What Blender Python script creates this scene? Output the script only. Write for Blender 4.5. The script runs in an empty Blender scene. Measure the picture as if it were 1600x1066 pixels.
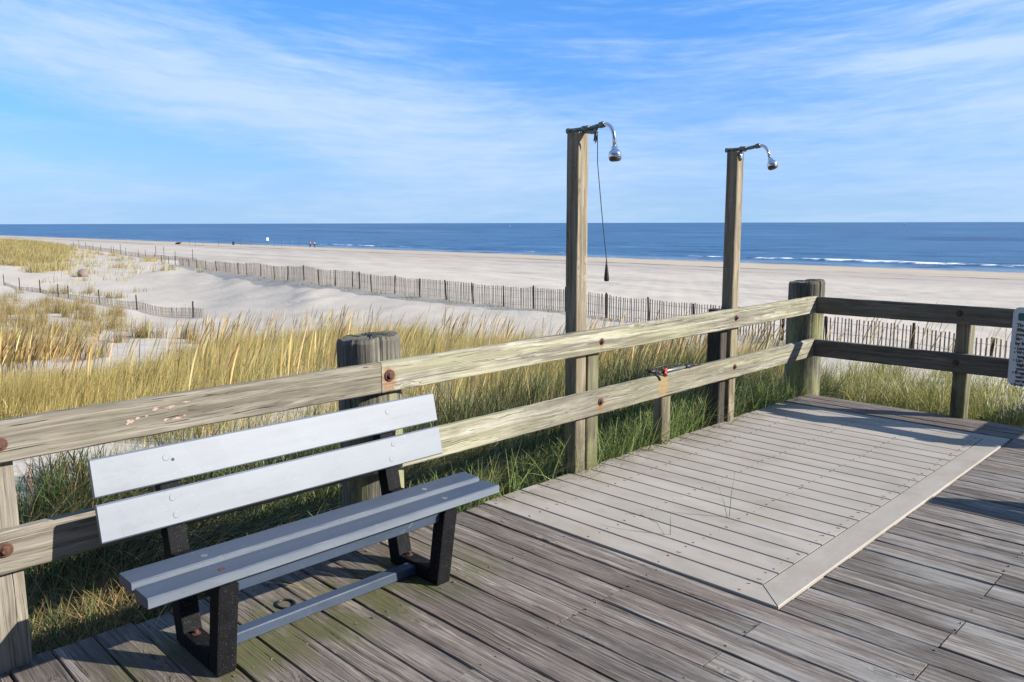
import bpy, bmesh, math, random
import numpy as np
from mathutils import Matrix, Vector
random.seed(7); RG = np.random.default_rng(11)
C = bpy.context.scene.collection
PI = math.pi

# ------------------------------------------------------------------ helpers
def link(o, parent=None):
    C.objects.link(o)
    if parent is not None: o.parent = parent
    return o
def tag(o, label=None, cat=None, group=None, kind=None):
    if label: o['label'] = label
    if cat: o['category'] = cat
    if group: o['group'] = group
    if kind: o['kind'] = kind
    return o
def thing(name, label, cat, group=None, loc=(0, 0, 0)):
    o = bpy.data.objects.new(name, None); o.empty_display_size = .1; o.location = loc
    return tag(link(o), label, cat, group)

class MB:
    """collects geometry for one mesh object; gc = grain coordinates, rnd = one random per piece"""
    def __init__(s): s.v = []; s.f = []; s.m = []; s.gc = []; s.rn = []
    def add(s, vs, fs, mat=0, gc=None, rnd=None):
        b = len(s.v); rnd = random.random() if rnd is None else rnd
        s.v += [tuple(p) for p in vs]; s.f += [tuple(b + i for i in q) for q in fs]; s.m += [mat] * len(fs)
        if gc is None: gc = vs
        s.gc += [(g[0] + rnd * 57.3, g[1] + rnd * 13.7, g[2] + rnd * 7.1) for g in gc]; s.rn += [rnd] * len(vs)
    def plank(s, ax, a0, a1, b0, b1, c0, c1, ch=.004, seg=1, jit=0., rnd=None, mat=0, sh0=0., sh1=0., xf=None, wav=None):
        """board along axis ax, chamfered; the other two axes follow in ascending order; sh = end shear over the b width"""
        o = [i for i in range(3) if i != ax]
        prof = [(b0 + ch, c0), (b1 - ch, c0), (b1, c0 + ch), (b1, c1 - ch), (b1 - ch, c1), (b0 + ch, c1), (b0, c1 - ch), (b0, c0 + ch)]
        vs = []; gc = []
        ph = random.random() * 50
        for k in range(seg + 1):
            t = k / seg
            for (b, c) in prof:
                a = a0 + (a1 - a0) * t + (1 - t) * sh0 * (b - b0) + t * sh1 * (b - b0)
                db = random.uniform(-jit, jit); dc = random.uniform(-jit, jit)
                if wav: 
                    wv = wav * math.sin(ph + a * 1.7) ; dc += wv * .6; db += wv * .5
                p = [0, 0, 0]; p[ax] = a; p[o[0]] = b + db; p[o[1]] = c + dc
                vs.append(p); gc.append((a, b, c))
        fs = []
        for k in range(seg):
            for i in range(8):
                j = (i + 1) % 8
                fs.append((k * 8 + i, k * 8 + j, k * 8 + 8 + j, k * 8 + 8 + i))
        fs.append(tuple(range(7, -1, -1))); fs.append(tuple(seg * 8 + i for i in range(8)))
        if ax == 1: fs = [q[::-1] for q in fs]
        if xf: vs = [xf(Vector(p)) for p in vs]
        s.add(vs, fs, mat, gc, rnd)
    def tube(s, pts, r, n=10, mat=0, cap=True):
        pts = [Vector(p) for p in pts]; rs = r if isinstance(r, (list, tuple)) else [r] * len(pts)
        vs = []; up = Vector((0, 0, 1))
        for i, p in enumerate(pts):
            d = (pts[min(i + 1, len(pts) - 1)] - pts[max(i - 1, 0)])
            d = d.normalized() if d.length > 1e-9 else Vector((0, 0, 1))
            ref = up if abs(d.dot(up)) < .95 else Vector((1, 0, 0))
            x = d.cross(ref).normalized(); y = d.cross(x).normalized()
            for k in range(n):
                a = 2 * PI * k / n; vs.append(p + x * (math.cos(a) * rs[i]) + y * (math.sin(a) * rs[i]))
        fs = []
        for i in range(len(pts) - 1):
            for k in range(n):
                j = (k + 1) % n; fs.append((i * n + k, i * n + j, i * n + n + j, i * n + n + k))
        if cap: fs += [tuple(range(n - 1, -1, -1)), tuple((len(pts) - 1) * n + k for k in range(n))]
        s.add(vs, fs, mat)
    def lathe(s, o, d, prof, n=20, mat=0):
        """prof = [(distance along d, radius)]"""
        s.tube([Vector(o) + Vector(d).normalized() * (a + i * 1e-6) for i, (a, r) in enumerate(prof)], [max(r, 1e-4) for a, r in prof], n, mat)
    def build(s, name, mats, parent=None, smooth=False):
        me = bpy.data.meshes.new(name); me.from_pydata(s.v, [], s.f)
        for m in (mats if isinstance(mats, (list, tuple)) else [mats]): me.materials.append(m)
        me.polygons.foreach_set('material_index', s.m)
        a = me.attributes.new('gc', 'FLOAT_VECTOR', 'POINT'); a.data.foreach_set('vector', np.array(s.gc, np.float32).ravel())
        a = me.attributes.new('rnd', 'FLOAT', 'POINT'); a.data.foreach_set('value', np.array(s.rn, np.float32))
        if smooth: me.polygons.foreach_set('use_smooth', [True] * len(s.f))
        me.update()
        bm = bmesh.new(); bm.from_mesh(me); bmesh.ops.recalc_face_normals(bm, faces=bm.faces); bm.to_mesh(me); bm.free()
        o = bpy.data.objects.new(name, me)
        return link(o, parent)

# ------------------------------------------------------------------ material helpers
class NT:
    def __init__(s, name):
        s.mat = bpy.data.materials.new(name); s.mat.use_nodes = True; s.t = s.mat.node_tree; s.t.nodes.clear()
        s.out = s.n('ShaderNodeOutputMaterial')
    def n(s, typ, **kw):
        nd = s.t.nodes.new(typ)
        for k, v in kw.items(): setattr(nd, k, v)
        return nd
    def l(s, a, b): s.t.links.new(a, b)
    def inp(s, nd, key, val):
        if hasattr(val, 'links'): s.l(val, nd.inputs[key])
        elif val is not None: nd.inputs[key].default_value = val
    def attr(s, name, out='Vector'):
        return s.n('ShaderNodeAttribute', attribute_name=name).outputs[out]
    def pos(s): return s.n('ShaderNodeNewGeometry').outputs['Position']
    def mapv(s, v, scale=(1, 1, 1), loc=(0, 0, 0), rot=(0, 0, 0)):
        m = s.n('ShaderNodeMapping'); s.l(v, m.inputs[0]); m.inputs['Scale'].default_value = scale; m.inputs['Location'].default_value = loc; m.inputs['Rotation'].default_value = rot
        return m.outputs[0]
    def noise(s, v, scale=1, detail=4, rough=.55, dist=0, out=0):
        nd = s.n('ShaderNodeTexNoise'); s.l(v, nd.inputs['Vector'])
        s.inp(nd, 'Scale', scale); s.inp(nd, 'Detail', detail); s.inp(nd, 'Roughness', rough); s.inp(nd, 'Distortion', dist)
        return nd.outputs[out]
    def voro(s, v, scale=1, feature='F1', out='Distance'):
        nd = s.n('ShaderNodeTexVoronoi', feature=feature); s.l(v, nd.inputs['Vector']); nd.inputs['Scale'].default_value = scale
        return nd.outputs[out]
    def math(s, op, a, b=None, c=None, clamp=False):
        nd = s.n('ShaderNodeMath', operation=op, use_clamp=clamp); s.inp(nd, 0, a)
        if b is not None: s.inp(nd, 1, b)
        if c is not None: s.inp(nd, 2, c)
        return nd.outputs[0]
    def rng(s, v, a, b, c=0., d=1., smooth=True):
        nd = s.n('ShaderNodeMapRange', interpolation_type='SMOOTHSTEP' if smooth else 'LINEAR'); s.l(v, nd.inputs[0])
        for i, x in enumerate((a, b, c, d)): nd.inputs[1 + i].default_value = x
        return nd.outputs[0]
    def ramp(s, v, stops):
        nd = s.n('ShaderNodeValToRGB'); s.l(v, nd.inputs[0]); e = nd.color_ramp.elements
        while len(e) < len(stops): e.new(.5)
        for i, (p, c) in enumerate(stops): e[i].position = p; e[i].color = (*c, 1)
        return nd.outputs[0]
    def mix(s, f, a, b, mode='MIX'):
        nd = s.n('ShaderNodeMix', data_type='RGBA', blend_type=mode)
        s.inp(nd, 0, f)
        for k, x in ((6, a), (7, b)):
            if hasattr(x, 'links'): s.l(x, nd.inputs[k])
            else: nd.inputs[k].default_value = (*x, 1)
        return nd.outputs[2]
    def sep(s, v):
        nd = s.n('ShaderNodeSeparateXYZ'); s.l(v, nd.inputs[0]); return nd.outputs
    def bsdf(s, color, rough=.7, spec=.5, metal=0., bump=None, bstr=.3, bdist=.01, **kw):
        p = s.n('ShaderNodeBsdfPrincipled')
        if hasattr(color, 'links'): s.l(color, p.inputs['Base Color'])
        else: p.inputs['Base Color'].default_value = (*color, 1)
        s.inp(p, 'Roughness', rough); s.inp(p, 'Specular IOR Level', spec); s.inp(p, 'Metallic', metal)
        for k, v in kw.items(): s.inp(p, k.replace('_', ' '), v)
        if bump is not None:
            b = s.n('ShaderNodeBump'); s.l(bump, b.inputs['Height']); b.inputs['Strength'].default_value = bstr; b.inputs['Distance'].default_value = bdist
            s.l(b.outputs[0], p.inputs['Normal'])
        s.l(p.outputs[0], s.out.inputs[0]); return p

def wood(name, dark, mid, light, stain=None, stain_amt=.5, crack=.6, knots=True, bstr=.5, rough=.85, var=.35, extra=None, ringscale=1., bdist=.004, streak=.5, band=0.):
    """weathered wood: fibres and rings stretched along the grain, checks, knots, blotches and a tone of its own per board"""
    m = NT(name); g = m.attr('gc')
    warp = m.noise(m.mapv(g, (1.3, 9, 9)), 1, 3, .5, out=1)
    wv = m.n('ShaderNodeVectorMath', operation='MULTIPLY_ADD'); m.l(warp, wv.inputs[0]); wv.inputs[1].default_value = (.0, .05, .05); m.l(g, wv.inputs[2]); gw = wv.outputs[0]
    if knots:
        kd = m.voro(m.mapv(g, (2.1, 6.5, 6.5)), 1); km = m.rng(kd, .0, .22, 1, 0)
        kv = m.n('ShaderNodeVectorMath', operation='MULTIPLY_ADD'); m.l(km, kv.inputs[0]); kv.inputs[1].default_value = (0, .035, .035); m.l(gw, kv.inputs[2]); gw = kv.outputs[0]
    rings = m.noise(m.mapv(gw, (.8, 62 * ringscale, 62 * ringscale)), 1, 5, .62)
    fib = m.noise(m.mapv(gw, (3.5, 210, 210)), 1, 3, .65)
    mot = m.noise(m.mapv(g, (3.2, 13, 13)), 1, 5, .65)
    tone = m.math('ADD', m.math('MULTIPLY', rings, .50), m.math('ADD', m.math('MULTIPLY', fib, .34), m.math('MULTIPLY', mot, .30)))
    col = m.ramp(tone, [(.44, dark), (.565, mid), (.69, light)])
    # pale raised fibres
    st = m.rng(m.noise(m.mapv(gw, (1.6, 120, 120), (3, 1, 2)), 1, 2, .5), .62, .74)
    col = m.mix(m.math('MULTIPLY', st, streak), col, tuple(min(1, c * 1.35) for c in light))
    if band:
        b1 = m.rng(m.noise(m.mapv(gw, (.75, 26, 26), (2, 8, 1)), 1, 4, .6), .50, .60); col = m.mix(m.math('MULTIPLY', b1, band), col, tuple(c * .62 for c in mid))
        b2 = m.rng(m.noise(m.mapv(gw, (1.1, 34, 34), (7, 3, 3)), 1, 4, .6), .53, .63); col = m.mix(m.math('MULTIPLY', b2, band * .8), col, tuple(min(1, c * 1.15) for c in light))
        b3 = m.math('MULTIPLY', m.rng(m.noise(m.mapv(g, (2.4, 16, 16), (1, 1, 6)), 1, 6, .75), .56, .63), m.rng(mot, .45, .55)); col = m.mix(m.math('MULTIPLY', b3, band), col, tuple(c * .7 for c in dark))
    if stain:
        sm = m.rng(m.noise(m.mapv(g, (1.6, 5, 5), (9, 3, 4)), 1, 6, .7), .42, .62)
        col = m.mix(m.math('MULTIPLY', sm, stain_amt), col, stain)
    # checks (dark thin cracks along the grain)
    ck = m.math('MULTIPLY', m.rng(m.noise(m.mapv(gw, (.9, 190, 190), (1, 7, 5)), 1, 2, .4), .31, .37, 1, 0), m.rng(mot, .42, .55))
    col = m.mix(m.math('MULTIPLY', ck, crack), col, tuple(c * .22 for c in dark))
    if knots:
        kc = m.rng(kd, .035, .085, 1, 0); col = m.mix(m.math('MULTIPLY', kc, .75), col, tuple(c * .55 for c in dark))
    # board to board tone
    r = m.attr('rnd', 'Fac'); vv = m.math('ADD', m.math('MULTIPLY', m.math('SUBTRACT', r, .5), 2 * var), 1.)
    hsv = m.n('ShaderNodeHueSaturation'); m.l(col, hsv.inputs['Color']); m.l(vv, hsv.inputs['Value']); col = hsv.outputs[0]
    if extra: col = extra(m, col, mot)
    bh = m.math('SUBTRACT', m.math('ADD', m.math('MULTIPLY', rings, .7), m.math('MULTIPLY', fib, .5)), m.math('MULTIPLY', ck, 1.0))
    m.bsdf(col, rough, .25, bump=bh, bstr=bstr, bdist=bdist)
    return m.mat

# ------------------------------------------------------------------ materials
def deck_extra(m, col, mot):
    x, y, z = m.sep(m.pos())
    bw = m.math('MULTIPLY', m.rng(x, -.7, -1.7), m.rng(m.noise(m.mapv(m.pos(), (.9, 4, 4), (3, 1, 0)), 1, 5, .65), .36, .56)); col = m.mix(m.math('MULTIPLY', bw, .35), col, m.mix(1., col, (1.02, .83, .75), 'MULTIPLY'))
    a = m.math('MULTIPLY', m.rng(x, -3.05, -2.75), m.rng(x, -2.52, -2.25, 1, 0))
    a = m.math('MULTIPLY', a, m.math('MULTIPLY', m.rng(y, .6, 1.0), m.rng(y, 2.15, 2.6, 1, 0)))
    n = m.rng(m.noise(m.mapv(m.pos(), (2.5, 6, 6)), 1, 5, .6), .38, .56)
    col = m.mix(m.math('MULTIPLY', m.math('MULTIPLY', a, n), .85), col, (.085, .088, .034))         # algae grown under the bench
    w = m.math('MULTIPLY', m.rng(x, -1.9, -.9), m.rng(m.noise(m.mapv(m.pos(), (1.2, 5, 5)), 1, 6, .7), .47, .62))
    return m.mix(m.math('MULTIPLY', w, .5), col, (.30, .29, .275))                                 # salt bleached patches
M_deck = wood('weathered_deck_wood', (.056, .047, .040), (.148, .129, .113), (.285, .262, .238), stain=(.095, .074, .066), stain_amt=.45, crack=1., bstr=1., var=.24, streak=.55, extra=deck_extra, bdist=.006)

def rail_extra(m, col, mot):
    x, y, z = m.sep(m.pos())
    gy = m.math('MULTIPLY', m.rng(y, 1.6, 2.6), m.rng(m.noise(m.mapv(m.pos(), (3, 1.0, 16)), 1, 5, .6), .40, .60))
    col = m.mix(m.math('MULTIPLY', gy, .38), col, (.28, .275, .15))                                     # yellow green algae
    low = m.math('MULTIPLY', m.rng(z, .56, .53), m.math('MULTIPLY', m.rng(y, 2.7, 3.2), m.rng(y, 6.3, 5.6)))
    dk = m.math('MULTIPLY', m.rng(y, 2.6, 3.4), m.rng(m.math('ADD', m.noise(m.mapv(m.pos(), (3, .8, 24), (5, 2, 1)), 1, 6, .7), m.math('MULTIPLY', low, .10)), .455, .555))
    col = m.mix(m.math('MULTIPLY', dk, .72), col, m.mix(.35, (.062, .052, .040), col))                                   # black weathering
    for (by, bz, s) in ((2.211, .815, 1.), (3.813, .806, .45), (5.443, .812, .45), (3.812, .425, .6), (5.443, .435, .4), (.615, .80, .8), (.60, .44, .8), (4.49, .46, 1.5)):
        d = m.n('ShaderNodeVectorMath', operation='MULTIPLY_ADD'); m.l(m.pos(), d.inputs[0]); d.inputs[1].default_value = (0, 24 / s, 15 / s); d.inputs[2].default_value = (0, -by * 24 / s, -(bz - .012) * 15 / s)
        L = m.n('ShaderNodeVectorMath', operation='LENGTH'); m.l(d.outputs[0], L.inputs[0])
        f = m.rng(m.math('ADD', L.outputs['Value'], m.math('MULTIPLY', m.math('SUBTRACT', m.noise(m.mapv(m.pos(), (30, 30, 18)), 1, 4, .6), .5), 1.6)), .5, 1.25, 1, 0)
        col = m.mix(m.math('MULTIPLY', f, .55 if s >= .6 else .4), col, (.24, .08, .022) if s < 1.2 else (.30, .19, .06))
    return col
M_rail = wood('weathered_rail_wood', (.10, .088, .068), (.285, .265, .205), (.45, .43, .36), stain=(.16, .15, .12), stain_amt=.4, crack=.85, bstr=.8, var=.10, band=.75, extra=rail_extra)
M_rail_grey = wood('grey_rail_wood', (.075, .064, .052), (.18, .158, .128), (.285, .258, .215), stain=(.20, .185, .125), stain_amt=.3, crack=.95, bstr=.8, var=.08, band=.5)
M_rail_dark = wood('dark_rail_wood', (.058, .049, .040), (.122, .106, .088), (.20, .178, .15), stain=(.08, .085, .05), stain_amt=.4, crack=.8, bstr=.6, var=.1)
def base_extra(m, col, mot):
    x, y, z = m.sep(m.pos()); f = m.math('MULTIPLY', m.rng(z, .62, .05), m.rng(m.noise(m.mapv(m.pos(), (14, 14, 3.5)), 1, 5, .65), .34, .58))
    col = m.mix(m.math('MULTIPLY', f, .8), col, (.035, .030, .022))
    g = m.math('MULTIPLY', m.rng(z, 1.0, .4), m.rng(m.noise(m.mapv(m.pos(), (10, 10, 2.5), (3, 3, 3)), 1, 5, .6), .42, .6)); return m.mix(m.math('MULTIPLY', g, .45), col, (.17, .18, .075))
M_post = wood('shower_post_wood', (.085, .068, .046), (.215, .178, .125), (.33, .285, .215), stain=(.14, .12, .085), stain_amt=.35, band=.45, crack=.8, bstr=.5, var=.10, ringscale=.7, extra=base_extra)
M_stub = wood('rail_post_wood', (.06, .05, .036), (.135, .116, .082), (.23, .205, .15), stain=(.13, .135, .07), stain_amt=.4, crack=.8, bstr=.6, var=.2, extra=base_extra)
M_creo = wood('creosote_post_wood', (.018, .015, .013), (.045, .038, .032), (.09, .08, .066), crack=.8, bstr=.6, var=.15)
def pile_extra(m, col, mot):
    x, y, z = m.sep(m.pos())
    f = m.math('MULTIPLY', m.rng(z, .95, .55), m.rng(m.noise(m.mapv(m.pos(), (9, 9, 3)), 1, 5, .6), .40, .58))
    return m.mix(m.math('MULTIPLY', f, .6), col, (.30, .30, .12))
M_pile = wood('piling_wood', (.045, .04, .034), (.13, .12, .10), (.26, .25, .21), stain=(.10, .095, .075), stain_amt=.5, crack=1., knots=False, bstr=1., var=.1, extra=pile_extra, ringscale=.6, bdist=.01)

def mk_comp():
    m = NT('composite_decking'); g = m.attr('gc'); p = m.pos()
    n1 = m.noise(m.mapv(g, (2, 9, 9)), 1, 5, .6); n2 = m.noise(m.mapv(g, (9, 160, 160)), 1, 3, .6); n3 = m.noise(p, 2.2, 6, .65)
    col = m.ramp(n1, [(.3, (.300, .266, .228)), (.7, (.352, .318, .278))])
    col = m.mix(m.math('MULTIPLY', m.rng(n3, .48, .70), .6), col, (.265, .225, .175))
    dm = m.math('MULTIPLY', m.rng(m.noise(m.mapv(p, (1.1, 2.2, 1), (7, 2, 0)), 1, 7, .72), .50, .66), .5); col = m.mix(dm, col, (.24, .215, .18)); col = m.mix(m.math('MULTIPLY', m.rng(m.noise(p, 5.3, 6, .7), .58, .72), .35), col, (.38, .36, .33))
    x, y, z = m.sep(p)
    ed = m.math('MULTIPLY', m.rng(x, -2.75, -3.1), m.rng(m.noise(p, 7, 5, .6), .4, .6)); col = m.mix(m.math('MULTIPLY', ed, .5), col, (.19, .145, .085))
    sp = m.rng(m.noise(p, 190, 2, .5), .66, .74); col = m.mix(m.math('MULTIPLY', sp, .35), col, (.14, .11, .08))
    r = m.attr('rnd', 'Fac'); hsv = m.n('ShaderNodeHueSaturation'); m.l(col, hsv.inputs['Color']); m.l(m.math('ADD', m.math('MULTIPLY', r, .12), .94), hsv.inputs['Value'])
    m.bsdf(hsv.outputs[0], .7, .3, bump=m.math('ADD', n2, m.math('MULTIPLY', n1, .5)), bstr=.25, bdist=.002); return m.mat
M_comp = mk_comp()
def plain(name, c, rough=.6, spec=.4, metal=0, nz=.25, scale=40, bstr=.1):
    m = NT(name); p = m.n('ShaderNodeTexCoord').outputs['Object']; n = m.noise(p, scale, 4, .6)
    col = m.ramp(n, [(.3, tuple(x * (1 - nz) for x in c)), (.7, tuple(min(1, x * (1 + nz)) for x in c))])
    m.bsdf(col, rough, spec, metal, bump=n, bstr=bstr, bdist=.002); return m.mat
M_screw = plain('dark_screw', (.12, .105, .09), .6)
M_rust = plain('rusty_iron', (.085, .038, .026), .75, .4, .2, .5, 90, .5)
M_galv = plain('galvanised_pipe', (.16, .18, .17), .5, .5, .6, .35, 60)
M_chrome = plain('chrome', (.72, .73, .75), .16, .5, 1, .06, 20, .02)
M_brass = plain('corroded_fitting', (.20, .25, .21), .55, .5, .4, .45, 70)
M_black = plain('black_plastic', (.015, .015, .016), .5, .4, 0, .3, 50)
M_red = plain('red_handle', (.42, .03, .03), .45, .5, 0, .3, 60)
M_sand_d = plain('under_deck_dark', (.05, .042, .034), .9, .1)

def lumber(name, c1, c2, rough, spec, specks, speckc, density=.66, scuff=(.5, .52, .54), coat=0.):
    m = NT(name); g = m.attr('gc'); p = m.pos()
    n = m.noise(m.mapv(g, (1.5, 18, 18)), 1, 5, .6); n2 = m.noise(p, 60, 3, .6)
    col = m.ramp(n, [(.3, c1), (.7, c2)])
    sp = m.rng(m.noise(p, 330, 2, .5), density, density + .05); col = m.mix(m.math('MULTIPLY', sp, specks), col, speckc)
    sc = m.math('MULTIPLY', m.rng(m.noise(m.mapv(p, (40, 22, 40)), 1, 4, .7, 1.5), .64, .70), .12); col = m.mix(sc, col, scuff)
    gr = m.rng(m.noise(m.mapv(g, (3.2, 9, 9), (5, 5, 5)), 1, 7, .78), .50, .70); col = m.mix(m.math('MULTIPLY', gr, .38), col, tuple(x * .5 for x in c1))
    d1 = m.math('MULTIPLY', m.rng(m.voro(p, 52), .10, .17, 1, 0), m.rng(m.noise(p, 17, 2, .5), .52, .60)); col = m.mix(m.math('MULTIPLY', d1, .55), col, tuple(x * .35 for x in c1))
    scr = m.math('MULTIPLY', m.rng(m.noise(m.mapv(p, (14, 60, 120), (0, 0, 0), (.5, .2, .1)), 1, 2, .5, 2.), .27, .31, 1, 0), .3); col = m.mix(scr, col, tuple(x * .5 for x in c1))
    m.bsdf(col, rough, spec, bump=m.math('ADD', m.math('MULTIPLY', m.noise(m.mapv(g, (6, 90, 90)), 1, 3, .5), .6), m.math('MULTIPLY', m.noise(p, 300, 2, .5), .5)), bstr=.10, bdist=.001, Coat_Weight=coat, Coat_Roughness=.58, Coat_IOR=1.9); return m.mat
M_slat = lumber('sunlit_grey_lumber', (.080, .099, .132), (.108, .130, .168), .55, 1., .5, (.07, .07, .08), .67, coat=.36)  # paler than the seat: sun glare on the slats put into the colour
M_seat = lumber('blue_grey_lumber', (.025, .041, .074), (.036, .056, .094), .6, .5, .6, (.25, .27, .3), .69, coat=.2)
M_leg = lumber('black_recycled_lumber', (.006, .006, .007), (.010, .010, .012), .75, .12, .8, (.24, .24, .24), .672, (.03, .03, .033))
M_plug = plain('grey_plug', (.13, .142, .165), .5, .6)

def mk_sand():
    m = NT('sand'); p = m.pos(); x, y, z = m.sep(p)
    n1 = m.noise(p, .35, 6, .6); n2 = m.noise(p, 9, 5, .7); big = m.noise(m.mapv(p, (.05, .12, .1)), 1, 5, .55)
    col = m.ramp(m.math('ADD', m.math('MULTIPLY', n1, .6), m.math('MULTIPLY', n2, .4)), [(.35, (.41, .366, .312)), (.65, (.475, .430, .374))])
    # wet and warmer sand near the water
    yw = m.math('ADD', y, m.math('MULTIPLY', m.math('SUBTRACT', m.noise(m.mapv(p, (.03, .05, .1)), 1, 4, .6), .5), 16))
    col = m.mix(m.rng(yw, 92, 98), col, (.42, .355, .275)); wet = m.rng(yw, 116, 124); col = m.mix(wet, col, (.17, .15, .135))
    ysh = m.math('ADD', y, m.math('MULTIPLY', m.math('SUBTRACT', m.noise(m.mapv(p, (.045, .0, 0)), 1, 4, .6), .5), 9))
    trk = m.rng(m.noise(m.mapv(p, (.012, .13, 1), (0, 3, 0), (0, 0, .03)), 1, 7, .75), .48, .62); col = m.mix(m.math('MULTIPLY', m.math('MULTIPLY', trk, m.rng(y, 26, 40)), .55), col, (.30, .262, .225))
    band = m.math('MULTIPLY', m.rng(ysh, 70, 84), m.rng(ysh, 96, 98, 1, 0)); col = m.mix(m.math('MULTIPLY', band, m.rng(big, .35, .6, .25, .7)), col, (.335, .29, .255))
    # wrack line: bits of dried weed
    wl = m.math('MULTIPLY', m.rng(m.math('ABSOLUTE', m.math('SUBTRACT', ysh, 95)), .5, 1.9, 1, 0), m.rng(m.noise(m.mapv(p, (.11, .5, 1)), 1, 5, .75), .44, .54)); col = m.mix(m.math('MULTIPLY', wl, .9), col, (.09, .07, .05))
    wl2 = m.math('MULTIPLY', m.rng(m.math('ABSOLUTE', m.math('SUBTRACT', ysh, 84)), .5, 2.2, 1, 0), m.rng(m.noise(m.mapv(p, (.06, .5, 1), (4, 4, 0)), 1, 5, .75), .46, .58)); col = m.mix(m.math('MULTIPLY', wl2, .6), col, (.15, .12, .1))
    bits = m.math('MULTIPLY', m.rng(m.noise(m.mapv(p, (1.3, 2.2, 1)), 1, 3, .6), .67, .72), m.rng(big, .42, .55)); col = m.mix(m.math('MULTIPLY', bits, .7), col, (.14, .11, .085))
    litter_shade = m.math('MULTIPLY', m.math('MULTIPLY', m.rng(x, -5.4, -4.5), m.rng(y, 8.2, 7.2)), m.rng(m.noise(p, 3.1, 5, .65), .30, .46)); col = m.mix(m.math('MULTIPLY', litter_shade, .85), col, (.035, .026, .015))  # litter near the deck, its colour blackened for the shade beneath the grass
    grain = m.noise(p, 420, 2, .6); col = m.mix(m.math('MULTIPLY', m.rng(grain, .62, .7), .25), col, (.2, .17, .14))
    rip = m.n('ShaderNodeTexWave', wave_type='BANDS', bands_direction='Y'); m.l(m.mapv(p, (1.2, 3.2, 1), (0, 0, 0), (0, 0, .5)), rip.inputs[0]); rip.inputs['Scale'].default_value = 1.6; rip.inputs['Distortion'].default_value = 5; rip.inputs['Detail'].default_value = 3
    foot = m.rng(m.voro(m.mapv(p, (1.4, 2.2, 1)), 1), .05, .30)
    h = m.math('ADD', m.math('MULTIPLY', rip.outputs['Fac'], .03), m.math('ADD', m.math('MULTIPLY', n2, .5), m.math('ADD', m.math('MULTIPLY', m.noise(p, 2.2, 4, .6), .6), m.math('MULTIPLY', foot, m.rng(m.noise(p, .25, 3, .5), .48, .62, 0, .6)))))
    m.bsdf(col, m.rng(wet, 0, 1, .9, .25, False), m.rng(wet, 0, 1, .15, .5, False), bump=h, bstr=.55, bdist=.06); return m.mat
M_sand = mk_sand()

def mk_sea():
    m = NT('sea_water'); p = m.pos(); x, y, z = m.sep(p)
    swell = m.noise(m.mapv(p, (.02, .11, 1)), 1, 5, .6, .3); chop = m.noise(m.mapv(p, (.16, .55, 1)), 1, 5, .65); fine = m.noise(m.mapv(p, (1.0, 2.6, 1)), 1, 4, .6)
    far = m.noise(m.mapv(p, (.0016, .006, 1)), 1, 6, .65)
    deep = m.mix(m.rng(y, 150, 900), (.034, .108, .215), (.024, .082, .19))
    col = m.mix(m.rng(far, .42, .6), deep, (.029, .100, .195))
    col = m.mix(m.rng(m.math('ADD', m.math('MULTIPLY', swell, .5), m.math('MULTIPLY', chop, .5)), .50, .62), col, (.018, .066, .135))
    col = m.mix(m.rng(y, 138, 130), col, (.12, .19, .27))
    t1 = m.noise(m.mapv(p, (.055, .075, 1), (2, 9, 0)), 1, 5, .7); t2 = m.noise(m.mapv(p, (.014, .016, 1), (5, 2, 0)), 1, 5, .7); t3 = m.noise(m.mapv(p, (.0035, .0022, 1), (1, 4, 0)), 1, 6, .75)
    mm = m.mix(m.rng(y, 170, 330), t1, t2); mm = m.mix(m.rng(y, 420, 1300), mm, t3)
    col = m.mix(m.rng(mm, .49, .36), col, (.008, .044, .112)); col = m.mix(m.rng(mm, .53, .68), col, (.070, .165, .285))
    # foam: crest strips stored on the mesh, broken up by noise
    fm = m.attr('foam', 'Fac'); f = m.math('MULTIPLY', fm, 1.15)
    f = m.rng(m.math('ADD', f, m.math('MULTIPLY', m.math('SUBTRACT', m.noise(m.mapv(p, (.15, .9, 1)), 1, 6, .78), .5), 3.2)), .42, .9)
    caps = m.math('MULTIPLY', m.rng(m.noise(m.mapv(p, (.09, .45, 1), (7, 3, 0)), 1, 5, .7), .735, .76), .6)
    f = m.math('MAXIMUM', f, caps); col = m.mix(f, col, (.82, .84, .85))
    rb = m.rng(m.noise(m.mapv(p, (.006, .16, 1), (5, 0, 0)), 1, 4, .6, .4), .52, .66); col = m.mix(m.math('MULTIPLY', m.math('MULTIPLY', rb, m.rng(y, 420, 180)), m.math('SUBTRACT', .6, m.math('MULTIPLY', f, .6))), col, (.010, .045, .105))
    h = m.math('ADD', m.math('MULTIPLY', swell, 1.2), m.math('ADD', m.math('MULTIPLY', chop, .55), m.math('MULTIPLY', fine, .16)))
    m.bsdf(col, m.rng(f, 0, 1, .38, .9, False), .22, bump=h, bstr=.8, bdist=.5); return m.mat
M_sea = mk_sea()

def mk_grass(name, trans=.35):
    m = NT(name); c = m.attr('col', 'Color'); p = m.n('ShaderNodeBsdfPrincipled'); m.l(c, p.inputs['Base Color']); p.inputs['Roughness'].default_value = .55; p.inputs['Specular IOR Level'].default_value = .3
    t = m.n('ShaderNodeBsdfTranslucent'); m.l(c, t.inputs[0]); mx = m.n('ShaderNodeMixShader'); mx.inputs[0].default_value = trans
    m.l(p.outputs[0], mx.inputs[1]); m.l(t.outputs[0], mx.inputs[2]); m.l(mx.outputs[0], m.out.inputs[0]); return m.mat
M_grass = mk_grass('grass_blade', .22)
M_lath = wood('fence_lath_wood', (.13, .105, .085), (.235, .20, .165), (.36, .32, .27), knots=False, crack=.3, bstr=.2, var=.4)
M_fpost = wood('fence_post_dark', (.02, .017, .015), (.04, .033, .028), (.07, .06, .05), knots=False, var=.3)
M_wire = plain('wire', (.10, .095, .09), .5, .4, .5)

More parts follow.
